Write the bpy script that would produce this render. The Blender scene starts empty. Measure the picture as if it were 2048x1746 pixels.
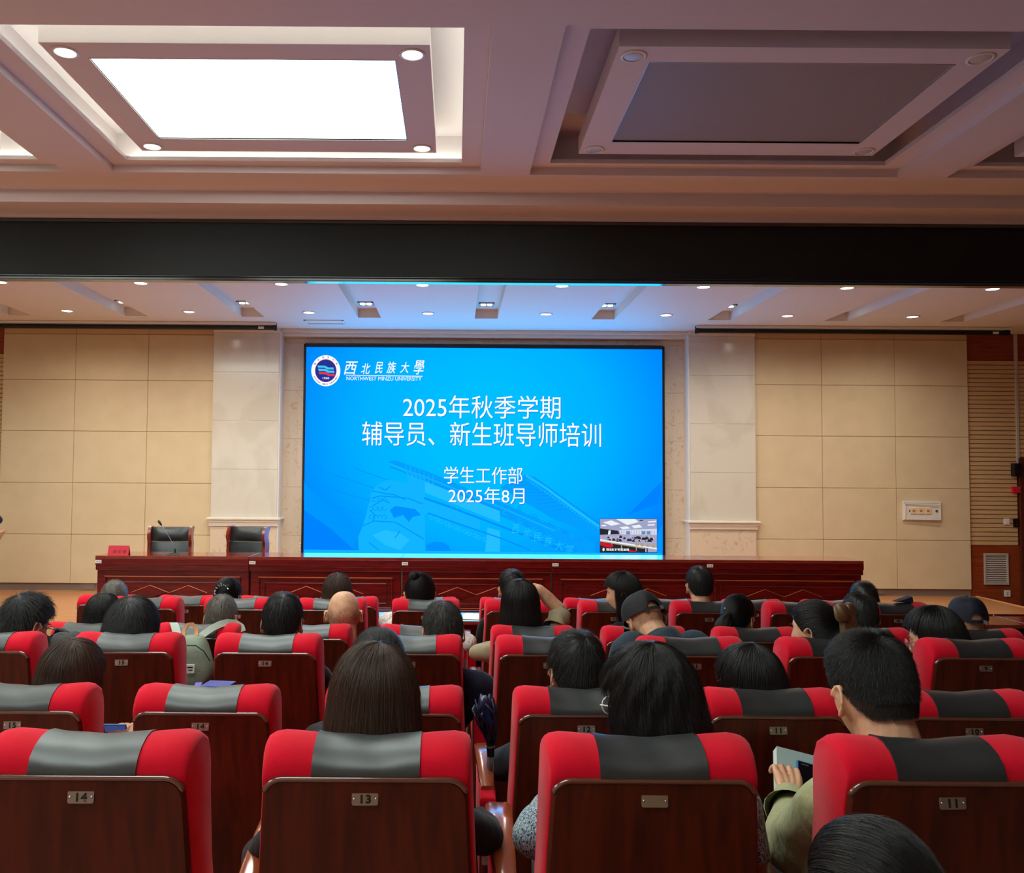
import bpy, bmesh, math, random
import numpy as np
from mathutils import Vector, Matrix, Euler
random.seed(7); rng = np.random.default_rng(7)
S = bpy.context.scene; C = S.collection
PI = math.pi
# ------------------------------------------------------------------ camera
F, CX, CY = 1750.0, 912.0, 873.0
CAM_H = 1.90
cd = bpy.data.cameras.new('camera'); cam = bpy.data.objects.new('camera', cd); C.objects.link(cam)
cd.sensor_width = 36; cd.lens = F/2048*36; cd.shift_x = (1024-CX)/2048; cd.clip_start = .05
RM = Matrix.Rotation(PI/2+math.atan(79/F), 3, 'X') @ Matrix.Rotation(.0070, 3, 'Z')
cam.matrix_world = Matrix.Translation((0, 0, CAM_H)) @ RM.to_4x4()
S.camera = cam
# ------------------------------------------------------------------ world, view
w = bpy.data.worlds.new('world'); S.world = w; w.use_nodes = True
w.node_tree.nodes['Background'].inputs[0].default_value = (.5, .5, .55, 1)
w.node_tree.nodes['Background'].inputs[1].default_value = .02
S.view_settings.view_transform = 'Standard'; S.view_settings.look = 'None'
S.view_settings.gamma = 1; S.view_settings.use_curve_mapping = False
S.view_settings.exposure = 0.0
S.cycles.use_denoising = True
S.cycles.max_bounces = 8; S.cycles.diffuse_bounces = 4; S.cycles.glossy_bounces = 3
S.cycles.caustics_reflective = False; S.cycles.caustics_refractive = False
S.cycles.sample_clamp_indirect = 4
# light levels, all in one place
E_PANEL = 10.0       # lit ceiling panels
E_COVE = 9.0        # led strips in the lit coves
E_DOWN = 98.0       # stage downlights (W)
E_WASH = 26.0
E_SCREEN = 1.06
HALL_L = (1.0, .97, .90)
DOWN_C = (1.0, .86, .70)

E_GLOW = 105.0      # added area lamp that boosts the blue spill of the led screen
E_REAR = 54.0     # added area fill behind the camera, brightens ceiling and seats
_l = bpy.data.lights.new('rear_fill_light', 'AREA'); _l.shape = 'RECTANGLE'; _l.size = 9; _l.size_y = 2.4; _l.energy = E_REAR; _l.color = (.86, .88, 1.0)
_o = bpy.data.objects.new('rear_fill_light', _l); C.objects.link(_o); _o.location = (-5.5, -4.3, 2.6); _o.rotation_euler = (PI/2+.55, 0, 0)

def P(px, py, Y):
    """point seen at photo pixel (px, py) at distance Y from the camera"""
    d = RM @ Vector(((px-CX)/F, -(py-CY)/F, -1))
    return Vector((0, 0, CAM_H)) + d*(Y/d.y)

# ------------------------------------------------------------------ materials
def lin(c):
    return tuple(((x/255)/12.92 if x/255 <= .04045 else ((x/255+.055)/1.055)**2.4) for x in c)
def mat(name, col, rough=.5, metal=0, spec=.5, sheen=0, coat=0, emit=None, es=1, bump=None, srgb=True):
    m = bpy.data.materials.new(name); m.use_nodes = True
    n = m.node_tree.nodes; b = n['Principled BSDF']
    c = lin(col) if srgb else col
    b.inputs['Base Color'].default_value = (*c, 1)
    b.inputs['Roughness'].default_value = rough; b.inputs['Metallic'].default_value = metal
    b.inputs['Specular IOR Level'].default_value = spec
    b.inputs['Sheen Weight'].default_value = sheen; b.inputs['Coat Weight'].default_value = coat
    b.inputs['Coat Roughness'].default_value = max(.12, rough*.75)
    if emit:
        b.inputs['Emission Color'].default_value = (*emit, 1); b.inputs['Emission Strength'].default_value = es
    if bump: add_bump(m, *bump)
    return m
def add_bump(m, scale, strength, detail=4, stretch=(1, 1, 1)):
    nt = m.node_tree; b = nt.nodes['Principled BSDF']
    tc = nt.nodes.new('ShaderNodeTexCoord'); mp = nt.nodes.new('ShaderNodeMapping'); mp.inputs['Scale'].default_value = stretch
    no = nt.nodes.new('ShaderNodeTexNoise'); no.inputs['Scale'].default_value = scale; no.inputs['Detail'].default_value = detail
    bp = nt.nodes.new('ShaderNodeBump'); bp.inputs['Strength'].default_value = strength; bp.inputs['Distance'].default_value = .01
    L = nt.links.new
    L(tc.outputs['Object'], mp.inputs[0]); L(mp.outputs[0], no.inputs['Vector']); L(no.outputs['Fac'], bp.inputs['Height']); L(bp.outputs[0], b.inputs['Normal'])
def vary(m, c1, c2, scale=3, stretch=(1, 1, 1), detail=5, dist=0, lo=.35, hi=.65, srgb=True, wcoord='Object'):
    nt = m.node_tree; b = nt.nodes['Principled BSDF']; L = nt.links.new
    tc = nt.nodes.new('ShaderNodeTexCoord'); mp = nt.nodes.new('ShaderNodeMapping'); mp.inputs['Scale'].default_value = stretch
    no = nt.nodes.new('ShaderNodeTexNoise'); no.inputs['Scale'].default_value = scale; no.inputs['Detail'].default_value = detail
    no.inputs['Distortion'].default_value = dist
    cr = nt.nodes.new('ShaderNodeValToRGB'); e = cr.color_ramp.elements
    e[0].position = lo; e[1].position = hi
    e[0].color = (*(lin(c1) if srgb else c1), 1); e[1].color = (*(lin(c2) if srgb else c2), 1)
    L(tc.outputs[wcoord], mp.inputs[0]); L(mp.outputs[0], no.inputs['Vector']); L(no.outputs['Fac'], cr.inputs[0]); L(cr.outputs[0], b.inputs['Base Color'])
    return m
def emat(name, col, s=1, srgb=True):
    m = bpy.data.materials.new(name); m.use_nodes = True; nt = m.node_tree; nt.nodes.clear()
    e = nt.nodes.new('ShaderNodeEmission'); o = nt.nodes.new('ShaderNodeOutputMaterial')
    e.inputs[0].default_value = (*(lin(col) if srgb else col), 1); e.inputs[1].default_value = s
    nt.links.new(e.outputs[0], o.inputs[0]); return m
M = {}
M['ceil'] = mat('white_ceiling_paint', (224, 213, 216), .7, bump=(60, .05))
M['ceil2'] = mat('stage_ceiling_paint', (232, 224, 214), .6)
M['panel'] = vary(mat('beige_acoustic_fabric', (212, 194, 160), .9, bump=(250, .25)), (212, 196, 162), (217, 201, 168), 4)
M['panel_edge'] = mat('panel_seam', (168, 138, 96), .8)
M['plinth'] = mat('grey_plinth', (128, 116, 106), .5)
M['marble'] = vary(mat('pale_marble', (215, 208, 198), .12, spec=.5, coat=.4), (208, 206, 194), (216, 214, 203), 1.6, (1, 1, .6), 9, 1.2, .40, .52)
M['speckle'] = vary(mat('speckled_marble', (200, 180, 150), .18, coat=.3), (206, 178, 144), (218, 204, 184), 9, (1, 1, 1), 8, 1.8, .32, .44)
M['woodwall'] = vary(mat('orange_brown_veneer', (150, 66, 24), .45), (120, 48, 16), (150, 66, 26), 3, (1, 1, 26), 4, .4)
M['slat'] = vary(mat('pale_slat_wood', (205, 172, 128), .5), (196, 162, 116), (212, 180, 136), 4, (.6, 1, 30), 4, .4)
M['groove'] = mat('slat_groove', (105, 62, 36), .8)
M['stagewood'] = vary(mat('stage_floor_wood', (196, 134, 84), .28, coat=.1), (188, 126, 80), (204, 146, 96), 3, (.5, 9, 1), 5, .5)
M['hallfloor'] = vary(mat('hall_floor_wood', (160, 122, 104), .45), (150, 114, 96), (170, 130, 110), 2, (1, 6, 1))
M['black'] = mat('black_plastic', (14, 14, 15), .4)
M['led'] = mat('black_led_mesh', (6, 12, 14), .34, spec=.34, bump=(900, .35, 2))
M['ledtrim'] = mat('led_banner_trim', (10, 10, 11), .14, spec=1.0, coat=1.0)
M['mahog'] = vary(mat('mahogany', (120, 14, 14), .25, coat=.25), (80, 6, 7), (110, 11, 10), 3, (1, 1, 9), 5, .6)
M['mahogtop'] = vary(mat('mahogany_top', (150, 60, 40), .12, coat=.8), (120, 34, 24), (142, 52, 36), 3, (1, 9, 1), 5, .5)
M['gold_highlight'] = mat('bright_edge_highlight', (224, 120, 62), .3, spec=.8)  # bright edge lines, light caught by the bevels painted in
M['red'] = vary(mat('red_seat_fabric', (212, 6, 40), .85, spec=.15, sheen=.12, bump=(700, .25, 2)), (205, 2, 34), (220, 6, 42), 9)
M['leather'] = mat('dark_grey_leather', (20, 26, 28), .47, spec=1.0, coat=.12, bump=(7, .05, 2, (1, 1, 1)))
M['seatwood'] = vary(mat('dark_seat_veneer', (84, 26, 9), .42, spec=.3, coat=.05), (60, 13, 2), (88, 25, 4), 3.2, (9, 1, 1.1), 6, .8)
M['seatrim'] = mat('seat_panel_edge', (140, 84, 62), .25, coat=.6)
M['armwood'] = mat('armrest_wood', (150, 72, 40), .18, coat=.8)
M['steel'] = mat('brushed_plate', (165, 150, 140), .35, metal=.9)
M['rivet'] = mat('rivet_steel', (225, 225, 225), .25, metal=1)
M['digit'] = mat('black_numerals', (10, 8, 8), .5)
M['chairleather'] = mat('black_chair_leather', (28, 38, 42), .33, spec=.7)
M['chairwood'] = vary(mat('chair_frame_wood', (130, 40, 22), .25, coat=.6), (100, 26, 14), (150, 54, 30), 8, (1, 1, .5))
M['white'] = mat('white_plastic', (232, 230, 226), .4)
M['cream'] = mat('cream_plastic', (236, 214, 176), .4)
M['grey'] = mat('grey_metal', (150, 150, 150), .35, metal=.7)
M['alu'] = mat('aluminium_strip', (205, 200, 192), .35, metal=.3)
M['crimson'] = mat('crimson_card', (196, 20, 52), .6)
M['brownink'] = mat('brown_ink', (90, 20, 20), .6)
M['skin'] = vary(mat('skin', (214, 160, 126), .5, spec=.35, bump=(300, .08)), (206, 150, 116), (222, 170, 138), 25)
M['skin'].node_tree.nodes['Principled BSDF'].inputs['Subsurface Weight'].default_value = .0
M['lip'] = mat('lips', (176, 88, 80), .5)
M['eyew'] = mat('eye_white', (230, 225, 218), .3)
M['glass'] = mat('spectacle_lens', (200, 210, 225), .05, spec=.8)
gb = M['glass'].node_tree.nodes['Principled BSDF']; gb.inputs['Transmission Weight'].default_value = .95; gb.inputs['IOR'].default_value = 1.05
M['lampoff'] = mat('unlit_lamp_glass', (200, 196, 200), .35)
M['panel_off'] = mat('unlit_diffuser', (150, 140, 142), .6)
M['panel_on'] = emat('lit_diffuser', (.86, .97, .90), E_PANEL, False)
M['cove'] = emat('cove_led', (.88, 1.0, .80), E_COVE, False)
M['lamp_on'] = emat('lit_lamp', (.92, .96, 1.0), 7, False)
M['lamp_stage'] = emat('lit_stage_lamp', (1, .97, .88), 9, False)

def hairmat(name, col, rough=.38, spec=.5):
    m = mat(name, col, rough, spec=spec); nt = m.node_tree; b = nt.nodes['Principled BSDF']
    hi = nt.nodes.new('ShaderNodeHairInfo'); cr = nt.nodes.new('ShaderNodeValToRGB'); e = cr.color_ramp.elements
    c = lin(col); e[0].color = (*[v*.55 for v in c], 1); e[1].color = (*[v*1.9+.002 for v in c], 1)
    nt.links.new(hi.outputs['Random'], cr.inputs[0]); nt.links.new(cr.outputs[0], b.inputs['Base Color']); return m
M['hair_black'] = hairmat('black_hair', (20, 17, 17))
M['hair_brown'] = hairmat('dark_brown_hair', (66, 44, 33))
M['hair_grey'] = hairmat('greying_hair', (104, 98, 90), .45)
M['hair_salt'] = hairmat('salt_and_pepper_hair', (44, 41, 39), .42)
def cloth(name, col, rough=.85, sc=26, bs=.5):
    return mat(name, col, rough, spec=.2, sheen=.1, bump=(sc, bs, 3, (1, 1, .5)))
M['c_black'] = cloth('black_cloth', (16, 16, 19)); M['c_navy'] = cloth('navy_cloth', (24, 31, 50)); M['c_slate'] = cloth('slate_cloth', (44, 56, 68))
M['c_khaki'] = cloth('khaki_shirt_cloth', (166, 166, 124), bs=1.4); M['c_beige'] = cloth('beige_cloth', (158, 144, 116)); M['c_cream'] = cloth('cream_lace', (232, 222, 216), sc=70, bs=1.5)
M['c_white'] = cloth('white_cloth', (205, 205, 205)); M['c_grey'] = cloth('grey_cloth', (92, 92, 96)); M['c_trouser'] = cloth('dark_trouser_cloth', (22, 22, 27))
M['shoe'] = mat('black_shoe', (14, 13, 13), .3)
M['c_tweed'] = vary(mat('blue_tweed', (110, 130, 150), .95), (34, 48, 72), (176, 192, 200), 300, (1, 1, .6), 3, .8, .42, .56)
M['capnavy'] = mat('navy_cap_cotton', (10, 17, 36), .8, bump=(200, .2))
M['capblack'] = mat('black_cap_cotton', (8, 9, 14), .8, bump=(200, .2))
M['bow'] = mat('brown_satin', (104, 72, 38), .42, sheen=.1)
M['silver'] = mat('silver_sparkle', (200, 205, 210), .2, metal=.9)
M['pearl'] = mat('pearl_bead', (225, 222, 210), .2)
M['bagolive'] = mat('grey_green_canvas', (142, 152, 134), .85, bump=(160, .3)); M['bagblack'] = mat('black_nylon', (17, 18, 21), .6, bump=(30, .5))
M['bagstrap'] = mat('pale_webbing', (176, 184, 172), .8, bump=(400, .4)); M['tan'] = mat('tan_leather', (196, 132, 84), .55)
M['bluecover'] = mat('blue_cover', (22, 50, 150), .35); M['paper'] = mat('paper', (226, 230, 224), .6); M['phone'] = mat('phone_screen', (10, 11, 16), .12)
M['bluecase'] = mat('blue_phone_case', (50, 100, 160), .4)
M['bookgrey'] = mat('grey_green_book_cover', (160, 180, 178), .5)
M['umbrella'] = vary(mat('navy_tartan_nylon', (10, 16, 40), .3, spec=.6), (6, 9, 22), (26, 42, 84), 40, (1, 1, 1), 3, .8)

# ------------------------------------------------------------------ geometry helpers
class MB:
    def __init__(s): s.v = []; s.f = []; s.m = []
    def add(s, vs, fs, mi=0):
        o = len(s.v); s.v += [tuple(v) for v in vs]; s.f += [tuple(i+o for i in f) for f in fs]; s.m += [mi]*len(fs); return s
    def box(s, x0, x1, y0, y1, z0, z1, mi=0, T=None):
        vs = [Vector((x, y, z)) for x in (x0, x1) for y in (y0, y1) for z in (z0, z1)]
        if T is not None: vs = [T @ v for v in vs]
        return s.add(vs, [(0, 1, 3, 2), (4, 6, 7, 5), (0, 4, 5, 1), (2, 3, 7, 6), (0, 2, 6, 4), (1, 5, 7, 3)], mi)
    def grid(s, rows, mi=0, closeu=False, closev=False, cap0=False, cap1=False):
        """rows: list of lists of points"""
        n = len(rows); k = len(rows[0]); vs = [p for r in rows for p in r]; fs = []
        for i in range(n if closeu else n-1):
            for j in range(k if closev else k-1):
                a = i*k+j; b = i*k+(j+1) % k; c = ((i+1) % n)*k+(j+1) % k; d = ((i+1) % n)*k+j
                fs.append((a, b, c, d))
        if cap0: fs.append(tuple(range(k))[::-1])
        if cap1: fs.append(tuple((n-1)*k+j for j in range(k)))
        return s.add(vs, fs, mi)
    def cyl(s, p0, p1, r0, r1=None, n=16, mi=0):
        p0 = Vector(p0); p1 = Vector(p1); r1 = r0 if r1 is None else r1
        q = (p1-p0).to_track_quat('Z', 'Y')
        ring = lambda p, r: [p + q @ Vector((r*math.cos(2*PI*i/n), r*math.sin(2*PI*i/n), 0)) for i in range(n)]
        return s.grid([ring(p0, r0), ring(p1, r1)], mi, closev=True, cap0=True, cap1=True)
    def tube(s, pts, r, n=8, mi=0, flat=1.0):
        pts = [Vector(p) for p in pts]; rows = []
        rs = r if isinstance(r, (list, tuple)) else [r]*len(pts)
        up = Vector((0.13, .21, 1)).normalized()
        for i, p in enumerate(pts):
            t = (pts[min(i+1, len(pts)-1)]-pts[max(i-1, 0)]).normalized()
            a = t.cross(up).normalized() if abs(t.dot(up)) < .98 else t.cross(Vector((1, 0, 0))).normalized()
            b = a.cross(t)
            up = b if False else up
            rows.append([p + a*(rs[i]*math.cos(2*PI*k/n)) + b*(rs[i]*flat*math.sin(2*PI*k/n)) for k in range(n)])
        return s.grid(rows, mi, closev=True, cap0=True, cap1=True)
    def ell(s, c, r, n=16, mi=0, T=None, e=1.0):
        c = Vector(c); rows = []
        sp = lambda x: math.copysign(abs(x)**e, x)
        for i in range(1, n):
            th = PI*i/n
            row = []
            for j in range(2*n):
                ph = PI*j/n
                v = Vector((r[0]*sp(math.sin(th))*sp(math.cos(ph)), r[1]*sp(math.sin(th))*sp(math.sin(ph)), r[2]*sp(math.cos(th))))
                if T is not None: v = T @ v
                row.append(c+v)
            rows.append(row)
        return s.grid(rows, mi, closev=True, cap0=True, cap1=True)
    def prism(s, poly, y0, y1, mi=0, axis='Y'):
        """polygon in XZ extruded in Y"""
        k = len(poly)
        if axis == 'Y': A = [(x, y0, z) for x, z in poly]; B = [(x, y1, z) for x, z in poly]
        elif axis == 'Z': A = [(x, z, y0) for x, z in poly]; B = [(x, z, y1) for x, z in poly]
        else: A = [(y0, x, z) for x, z in poly]; B = [(y1, x, z) for x, z in poly]
        return s.grid([A, B], mi, closev=True, cap0=True, cap1=True)
def mesh(name, b, mats, smooth=False, bevel=0, auto=None):
    me = bpy.data.meshes.new(name); me.from_pydata(b.v, [], b.f)
    mats = mats if isinstance(mats, (list, tuple)) else [mats]
    for m in mats: me.materials.append(M[m] if isinstance(m, str) else m)
    if len(mats) > 1: me.polygons.foreach_set('material_index', b.m)
    bm = bmesh.new(); bm.from_mesh(me)
    bmesh.ops.recalc_face_normals(bm, faces=bm.faces)
    if bevel: bmesh.ops.bevel(bm, geom=[e for e in bm.edges if len(e.link_faces) == 2 and e.calc_face_angle(0) > .6], offset=bevel, segments=2, affect='EDGES', profile=.5, clamp_overlap=True)
    if smooth:
        for f in bm.faces: f.smooth = True
        if auto:
            for e in bm.edges:
                if len(e.link_faces) == 2 and e.calc_face_angle(0) > auto: e.smooth = False
    bm.to_mesh(me); bm.free(); return me
def link(name, me, parent=None, **k):
    o = bpy.data.objects.new(name, me); C.objects.link(o)
    if parent is not None: o.parent = parent
    for a, b in k.items():
        if b is not None: o[a] = b
    return o
def obj(name, b, mats, parent=None, smooth=False, bevel=0, auto=None, **k):
    return link(name, mesh(name, b, mats, smooth, bevel, auto), parent, **k)
def thing(name, label, cat, loc=(0, 0, 0), rz=0, group=None):
    o = bpy.data.objects.new(name, None); C.objects.link(o); o.empty_display_size = .1
    o.location = loc; o.rotation_euler = (0, 0, rz); o['label'] = label; o['category'] = cat
    if group: o['group'] = group
    return o
def kids(o): return [x for x in bpy.data.objects if x.parent == o]
def dup(o, parent=None):
    c = o.copy(); C.objects.link(c); c.parent = parent
    for ch in CH.get(o.name, []): dup(ch, c)
    return c
CH = {}
def index_children(o):
    CH[o.name] = kids(o)
    for k in CH[o.name]: index_children(k)
def struct(name, b, mats, parent=None, **k):
    o = obj(name, b, mats, parent, **k)
    if parent is None: o['kind'] = 'structure'
    return o
def light(name, kind, loc, energy, color, parent=None, **k):
    d = bpy.data.lights.new(name, kind); d.energy = energy; d.color = color
    for a, v in k.items(): setattr(d, a, v)
    o = bpy.data.objects.new(name, d); C.objects.link(o); o.location = loc
    if parent is not None: o.parent = parent
    return o
def text_mesh(body, size, bold=0, shear=0, sp=1.0, align='LEFT', res=3):
    c = bpy.data.curves.new('txt', 'FONT'); c.body = body; c.size = size; c.offset = bold; c.shear = shear; c.space_character = sp
    c.align_x = align; c.resolution_u = res; c.extrude = 0
    o = bpy.data.objects.new('txt', c); C.objects.link(o)
    dg = bpy.context.evaluated_depsgraph_get(); me = bpy.data.meshes.new_from_object(o.evaluated_get(dg))
    bpy.data.objects.remove(o); return me
def fit_text(body, x0, x1, z0, z1, y, m, name, parent, bold=0, shear=0, sp=1.0, glyphs=True):
    """upright text in the XZ plane filling a box"""
    me = text_mesh(body, 1, bold, shear, sp); n = len(me.vertices)
    co = np.empty(n*3); me.vertices.foreach_get('co', co); co = co.reshape(-1, 3)
    mn = co.min(0); mx = co.max(0)
    out = np.empty_like(co)
    out[:, 0] = x0+(co[:, 0]-mn[0])/(mx[0]-mn[0])*(x1-x0); out[:, 2] = z0+(co[:, 1]-mn[1])/(mx[1]-mn[1])*(z1-z0); out[:, 1] = y
    me.vertices.foreach_set('co', out.ravel()); me.materials.clear(); me.materials.append(M[m] if isinstance(m, str) else m); me.update()
    return link(name, me, parent)
# ------------------------------------------------------------------ setting: levels
YW = 12.85          # stage back wall
YS = 9.48           # stage front edge and banner
ZS = .20            # stage floor
ZC = 4.05           # stage ceiling
AX = .45            # axis of the hall
b = MB(); b.box(-10.5, 11.5, -4.5, 13.2, -.2, 0); struct('floor', b, 'hallfloor')
TIER = {0: .352, 1: .352, 2: .235, 3: .235, 4: .117, 5: .117, 6: 0.0}
ROWY = {0: .78, 1: 1.75, 2: 2.65, 3: 3.53, 4: 4.47, 5: 5.42, 6: 6.36}
b = MB(); b.box(-10.5, 11.5, 4.42, 6.30, 0, .117); b.box(-10.5, 11.5, 2.60, 4.42, 0, .235); b.box(-10.5, 11.5, -4.5, 2.60, 0, .352)
struct('floor_tiers', b, 'hallfloor')
b = MB(); xr = P(1952, 1191, YW-.02).x; b.box(-9.5, xr, YS, YW+.02, 0.02, ZS-.02); st = struct('stage', b, 'stagewood')
b = MB(); b.box(-9.5, xr, YS-.02, YW+.02, ZS-.02, ZS); obj('stage_deck', b, 'stagewood', st)
b = MB(); b.box(xr, xr+.035, YS-.02, YW, ZS-.03, ZS+.008); b.box(-9.5, xr+.035, YS-.05, YS-.02, ZS-.03, ZS+.004)
obj('edge_nosing', b, mat('pale_nosing', (222, 170, 120), .4), st)
# side and rear walls of the hall
b = MB(); b.box(-10.7, -10.5, -4.5, 13.2, 0, 5.6); struct('wall_left', b, mat('hall_wall_paint', (196, 176, 146), .8))
b = MB(); b.box(11.5, 11.7, -4.5, 13.2, 0, 5.6); struct('wall_right', b, 'woodwall')
b = MB(); b.box(-10.7, 11.7, -4.7, -4.5, 0, 5.6); struct('wall_back', b, mat('rear_wall_paint', (196, 176, 150), .8))
# ---- stage back wall
b = MB(); b.box(-10.5, 11.5, YW+.3, YW+.4, 0, 5.6)
XL = [P(x, 668, YW-.05).x for x in (8, 153, 298, 430)]; XRt = [P(x, 672, YW-.05).x for x in (1507, 1642, 1788, 1934)]
b.box(XL[0], XL[3], YW, YW+.3, ZS, ZC+.2); b.box(XRt[0], XRt[3], YW, YW+.3, ZS, ZC+.2)
b.box(-10.5, XL[0], YW+.02, YW+.3, 0, ZC+.2); b.box(XRt[3], 11.5, YW+.02, YW+.3, 0, ZC+.2)
wf = struct('wall_front', b, 'panel_edge')
b = MB()
for X in (XL, XRt): b.box(X[0]+.0, X[3], YW-.02, YW, ZS, ZS+.16)
b.box(P(160, 1170, YW-.05).x, P(188, 1170, YW-.05).x, YW-.03, YW-.01, ZS+.01, ZS+.15); b.box(P(1757, 1183, YW-.05).x, P(1772, 1183, YW-.05).x, YW-.03, YW-.01, ZS+.03, ZS+.14)
obj('plinth', b, 'plinth', wf)
zL = [P(75, y, YW-.05).z for y in (672, 761, 863, 966.5, 1070, 1166)]
zR = [P(1720, y, YW-.05).z for y in (675, 769, 871.5, 975, 1078, 1178)]
zr = [(a+c)/2 for a, c in zip(zL, zR)]
def bevbox(name, x0, x1, y0, y1, z0, z1, m, parent, bev=.006, **k):
    b = MB(); b.box(x0, x1, y0, y1, z0, z1); return obj(name, b, m, parent, bevel=bev, **k)
for X in (XL, XRt):
    for i in range(3):
        bevbox('header_panel', X[i]+.003, X[i+1]-.003, YW-.045, YW, zr[0]+.008, ZC-.02, mat('shaded_header_fabric', (205, 178, 140), .8) if i == 0 else bpy.data.materials['shaded_header_fabric'], wf, .004)  # header strip in shadow, the shade painted in as a darker tan
        for j in range(5):
            bevbox('acoustic_panel', X[i]+.003, X[i+1]-.003, YW-.05, YW, zr[j+1]+.003, zr[j]-.003, 'panel', wf, .005)
b = MB()
for X in (XL, XRt): b.box(X[0]+.002, X[3]-.002, YW-.041, YW+.01, zr[5]+.004, ZC-.02)
obj('panel_backing', b, 'panel_edge', wf)
# slatted bays
XB0, XB1 = XRt[3]+.01, P(2029, 800, YW).x
zt, z1_, z2_ = P(1985, 722, YW).z, P(1985, 1091, YW).z, 0
b = MB(); b.box(XB0, XB1, YW, YW+.02, zt, ZC); b.box(XB0, XB1+.05, YW-.01, YW+.02, 0.0, z1_)
b.box(XB1+.04, 9.6, YW, YW+.02, zt, ZC); b.box(XL[0]-1.6, XL[0]-.01, YW, YW+.02, zt, ZC)
obj('veneer_board', b, 'woodwall', wf)
n = 42; h = (zt-z1_)/n
for i in range(n):
    for (a, c) in ((XB0, XB1),):
        bevbox('slat', a, c, YW-.015, YW+.02, z1_+i*h+.012*0+.007, z1_+(i+1)*h-.003, 'slat', wf, .002)
zd = P(2044, 932, YW).z
b = MB()
for i in range(n):
    z0 = z1_+i*h
    if z0 > zd+.05: b.box(XB1+.05, 9.6, YW-.015, YW+.02, z0+.007, z0+h-.003)
    b.box(XL[0]-1.4, XL[0]-.01, YW-.015, YW+.02, z0+.007, z0+h-.003)
obj('slat_field', b, 'slat', wf, kind='stuff')
b = MB(); b.box(XB1+.0, XB1+.045, YW-.03, YW+.02, zd-.1, ZC); obj('metal_strip', b, 'alu', wf, bevel=.006)
# door at the far right
xd = P(2036, 1000, YW).x
b = MB(); b.box(xd+.0, xd+.07, YW-.05, YW+.02, 0, zd); b.box(xd, 9.6, YW-.05, YW+.02, zd, zd+.12)
d1 = struct('door_1', b, mat('door_frame_wood', (84, 34, 20), .4), bevel=.006)
b = MB(); b.box(xd+.07, 9.6, YW-.02, YW+.01, 0, zd); obj('door_leaf', b, mat('door_leaf_wood', (52, 18, 10), .4), d1)
# pillars of pale marble, with moulded ledge and speckled base tiles
def pillar(x0, x1, inner):
    b = MB(); b.box(x0+.01, x1-.01, YW-.08, YW+.3, ZS, ZC); p = struct('pillar', b, 'marble')
    xm = (x0+x1)/2*0
    zl = P(490, 1043, YW-.1).z
    zt_ = [zl+.06, zl+.06+.70, zl+.06+1.41, zl+.06+2.12, ZC-.075]
    for j in range(4):
        bevbox('marble_tile', x0, x1, YW-.1, YW+.29, zt_[j]+.0012, zt_[j+1]-.0012, 'marble', p, .0015)
    bevbox('marble_cap', x0-.004, x1+.004, YW-.104, YW+.29, ZC-.073, ZC-.002, 'ceil2', p, .002)
    bevbox('base_tile', x0, x1, YW-.1, YW+.29, ZS, zl-.07, 'speckle', p, .002)
    b = MB(); prof = [(-.02, .06), (-.02, -.065), (0, -.065), (.02, -.065), (.02, -.02), (.03, -.01), (.03, .02), (.055, .03), (.055, .05), (.02, .06), (0, .06)]
    rows = []
    for (xx, yy, sx, sy) in ((x0, YW+.29, -1, 0), (x0, YW-.1, -1, -1), (x1, YW-.1, 1, -1), (x1, YW+.29, 1, 0)):
        rows.append([(xx+sx*o, yy+sy*o, zl+z) for o, z in prof])
    b.grid(rows, closev=True, cap0=True, cap1=True); obj('ledge_moulding', b, mat('ledge_white', (226, 220, 208), .3) if 'ledge_white' not in bpy.data.materials else bpy.data.materials['ledge_white'], p)
    return p
xpl = (XL[3], P(557, 800, YW-.1).x); xpr = (P(1380, 800, YW-.1).x, XRt[0])
pillar(*xpl, 1); pillar(*xpr, -1)
# recess with speckled marble frame
YR = YW+.18
SX0, SX1 = P(605, 900, YR-.1).x, P(1330, 900, YR-.1).x
SZ1 = (P(605, 689, YR-.1).z+P(1330, 692, YR-.1).z)/2; SZ0 = (P(604, 1106, YR-.1).z+P(1330, 1115, YR-.1).z)/2
b = MB(); b.box(xpl[1], xpr[0], YR+.06, YR+.12, ZS, ZC); rw = struct('wall_recess', b, 'speckle')
zz = [ZS, 1.0, 1.72, 2.44, 3.16, SZ1+.03]
for (a, c) in ((xpl[1], SX0), (SX1, xpr[0])):
    for i in range(5): bevbox('marble_tile', a+.001, c-.001, YR, YR+.06, zz[i]+.001, zz[i+1]-.001, 'speckle', rw, .002)
for i in range(6):
    a = xpl[1]+(xpr[0]-xpl[1])*i/6; c = xpl[1]+(xpr[0]-xpl[1])*(i+1)/6
    bevbox('marble_tile', a+.001, c-.001, YR, YR+.06, SZ1+.031, ZC-.1, 'speckle', rw, .002)
b = MB()
for k, (o, hh) in enumerate(((.0, .05), (.05, .03))):
    b.box(xpl[1]-.02, xpr[0]+.02, YR-.18-o, YR, ZC-.1+.05*k, ZC-.1+.05*k+hh+.02)
b.box(xpl[1], xpl[1]+.024, YR-.28, YR+.02, ZS, ZC-.05); b.box(xpr[0]-.024, xpr[0], YR-.28, YR+.02, ZS, ZC-.05)
obj('trim_moulding', b, bpy.data.materials['ledge_white'], rw, bevel=.006)
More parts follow.
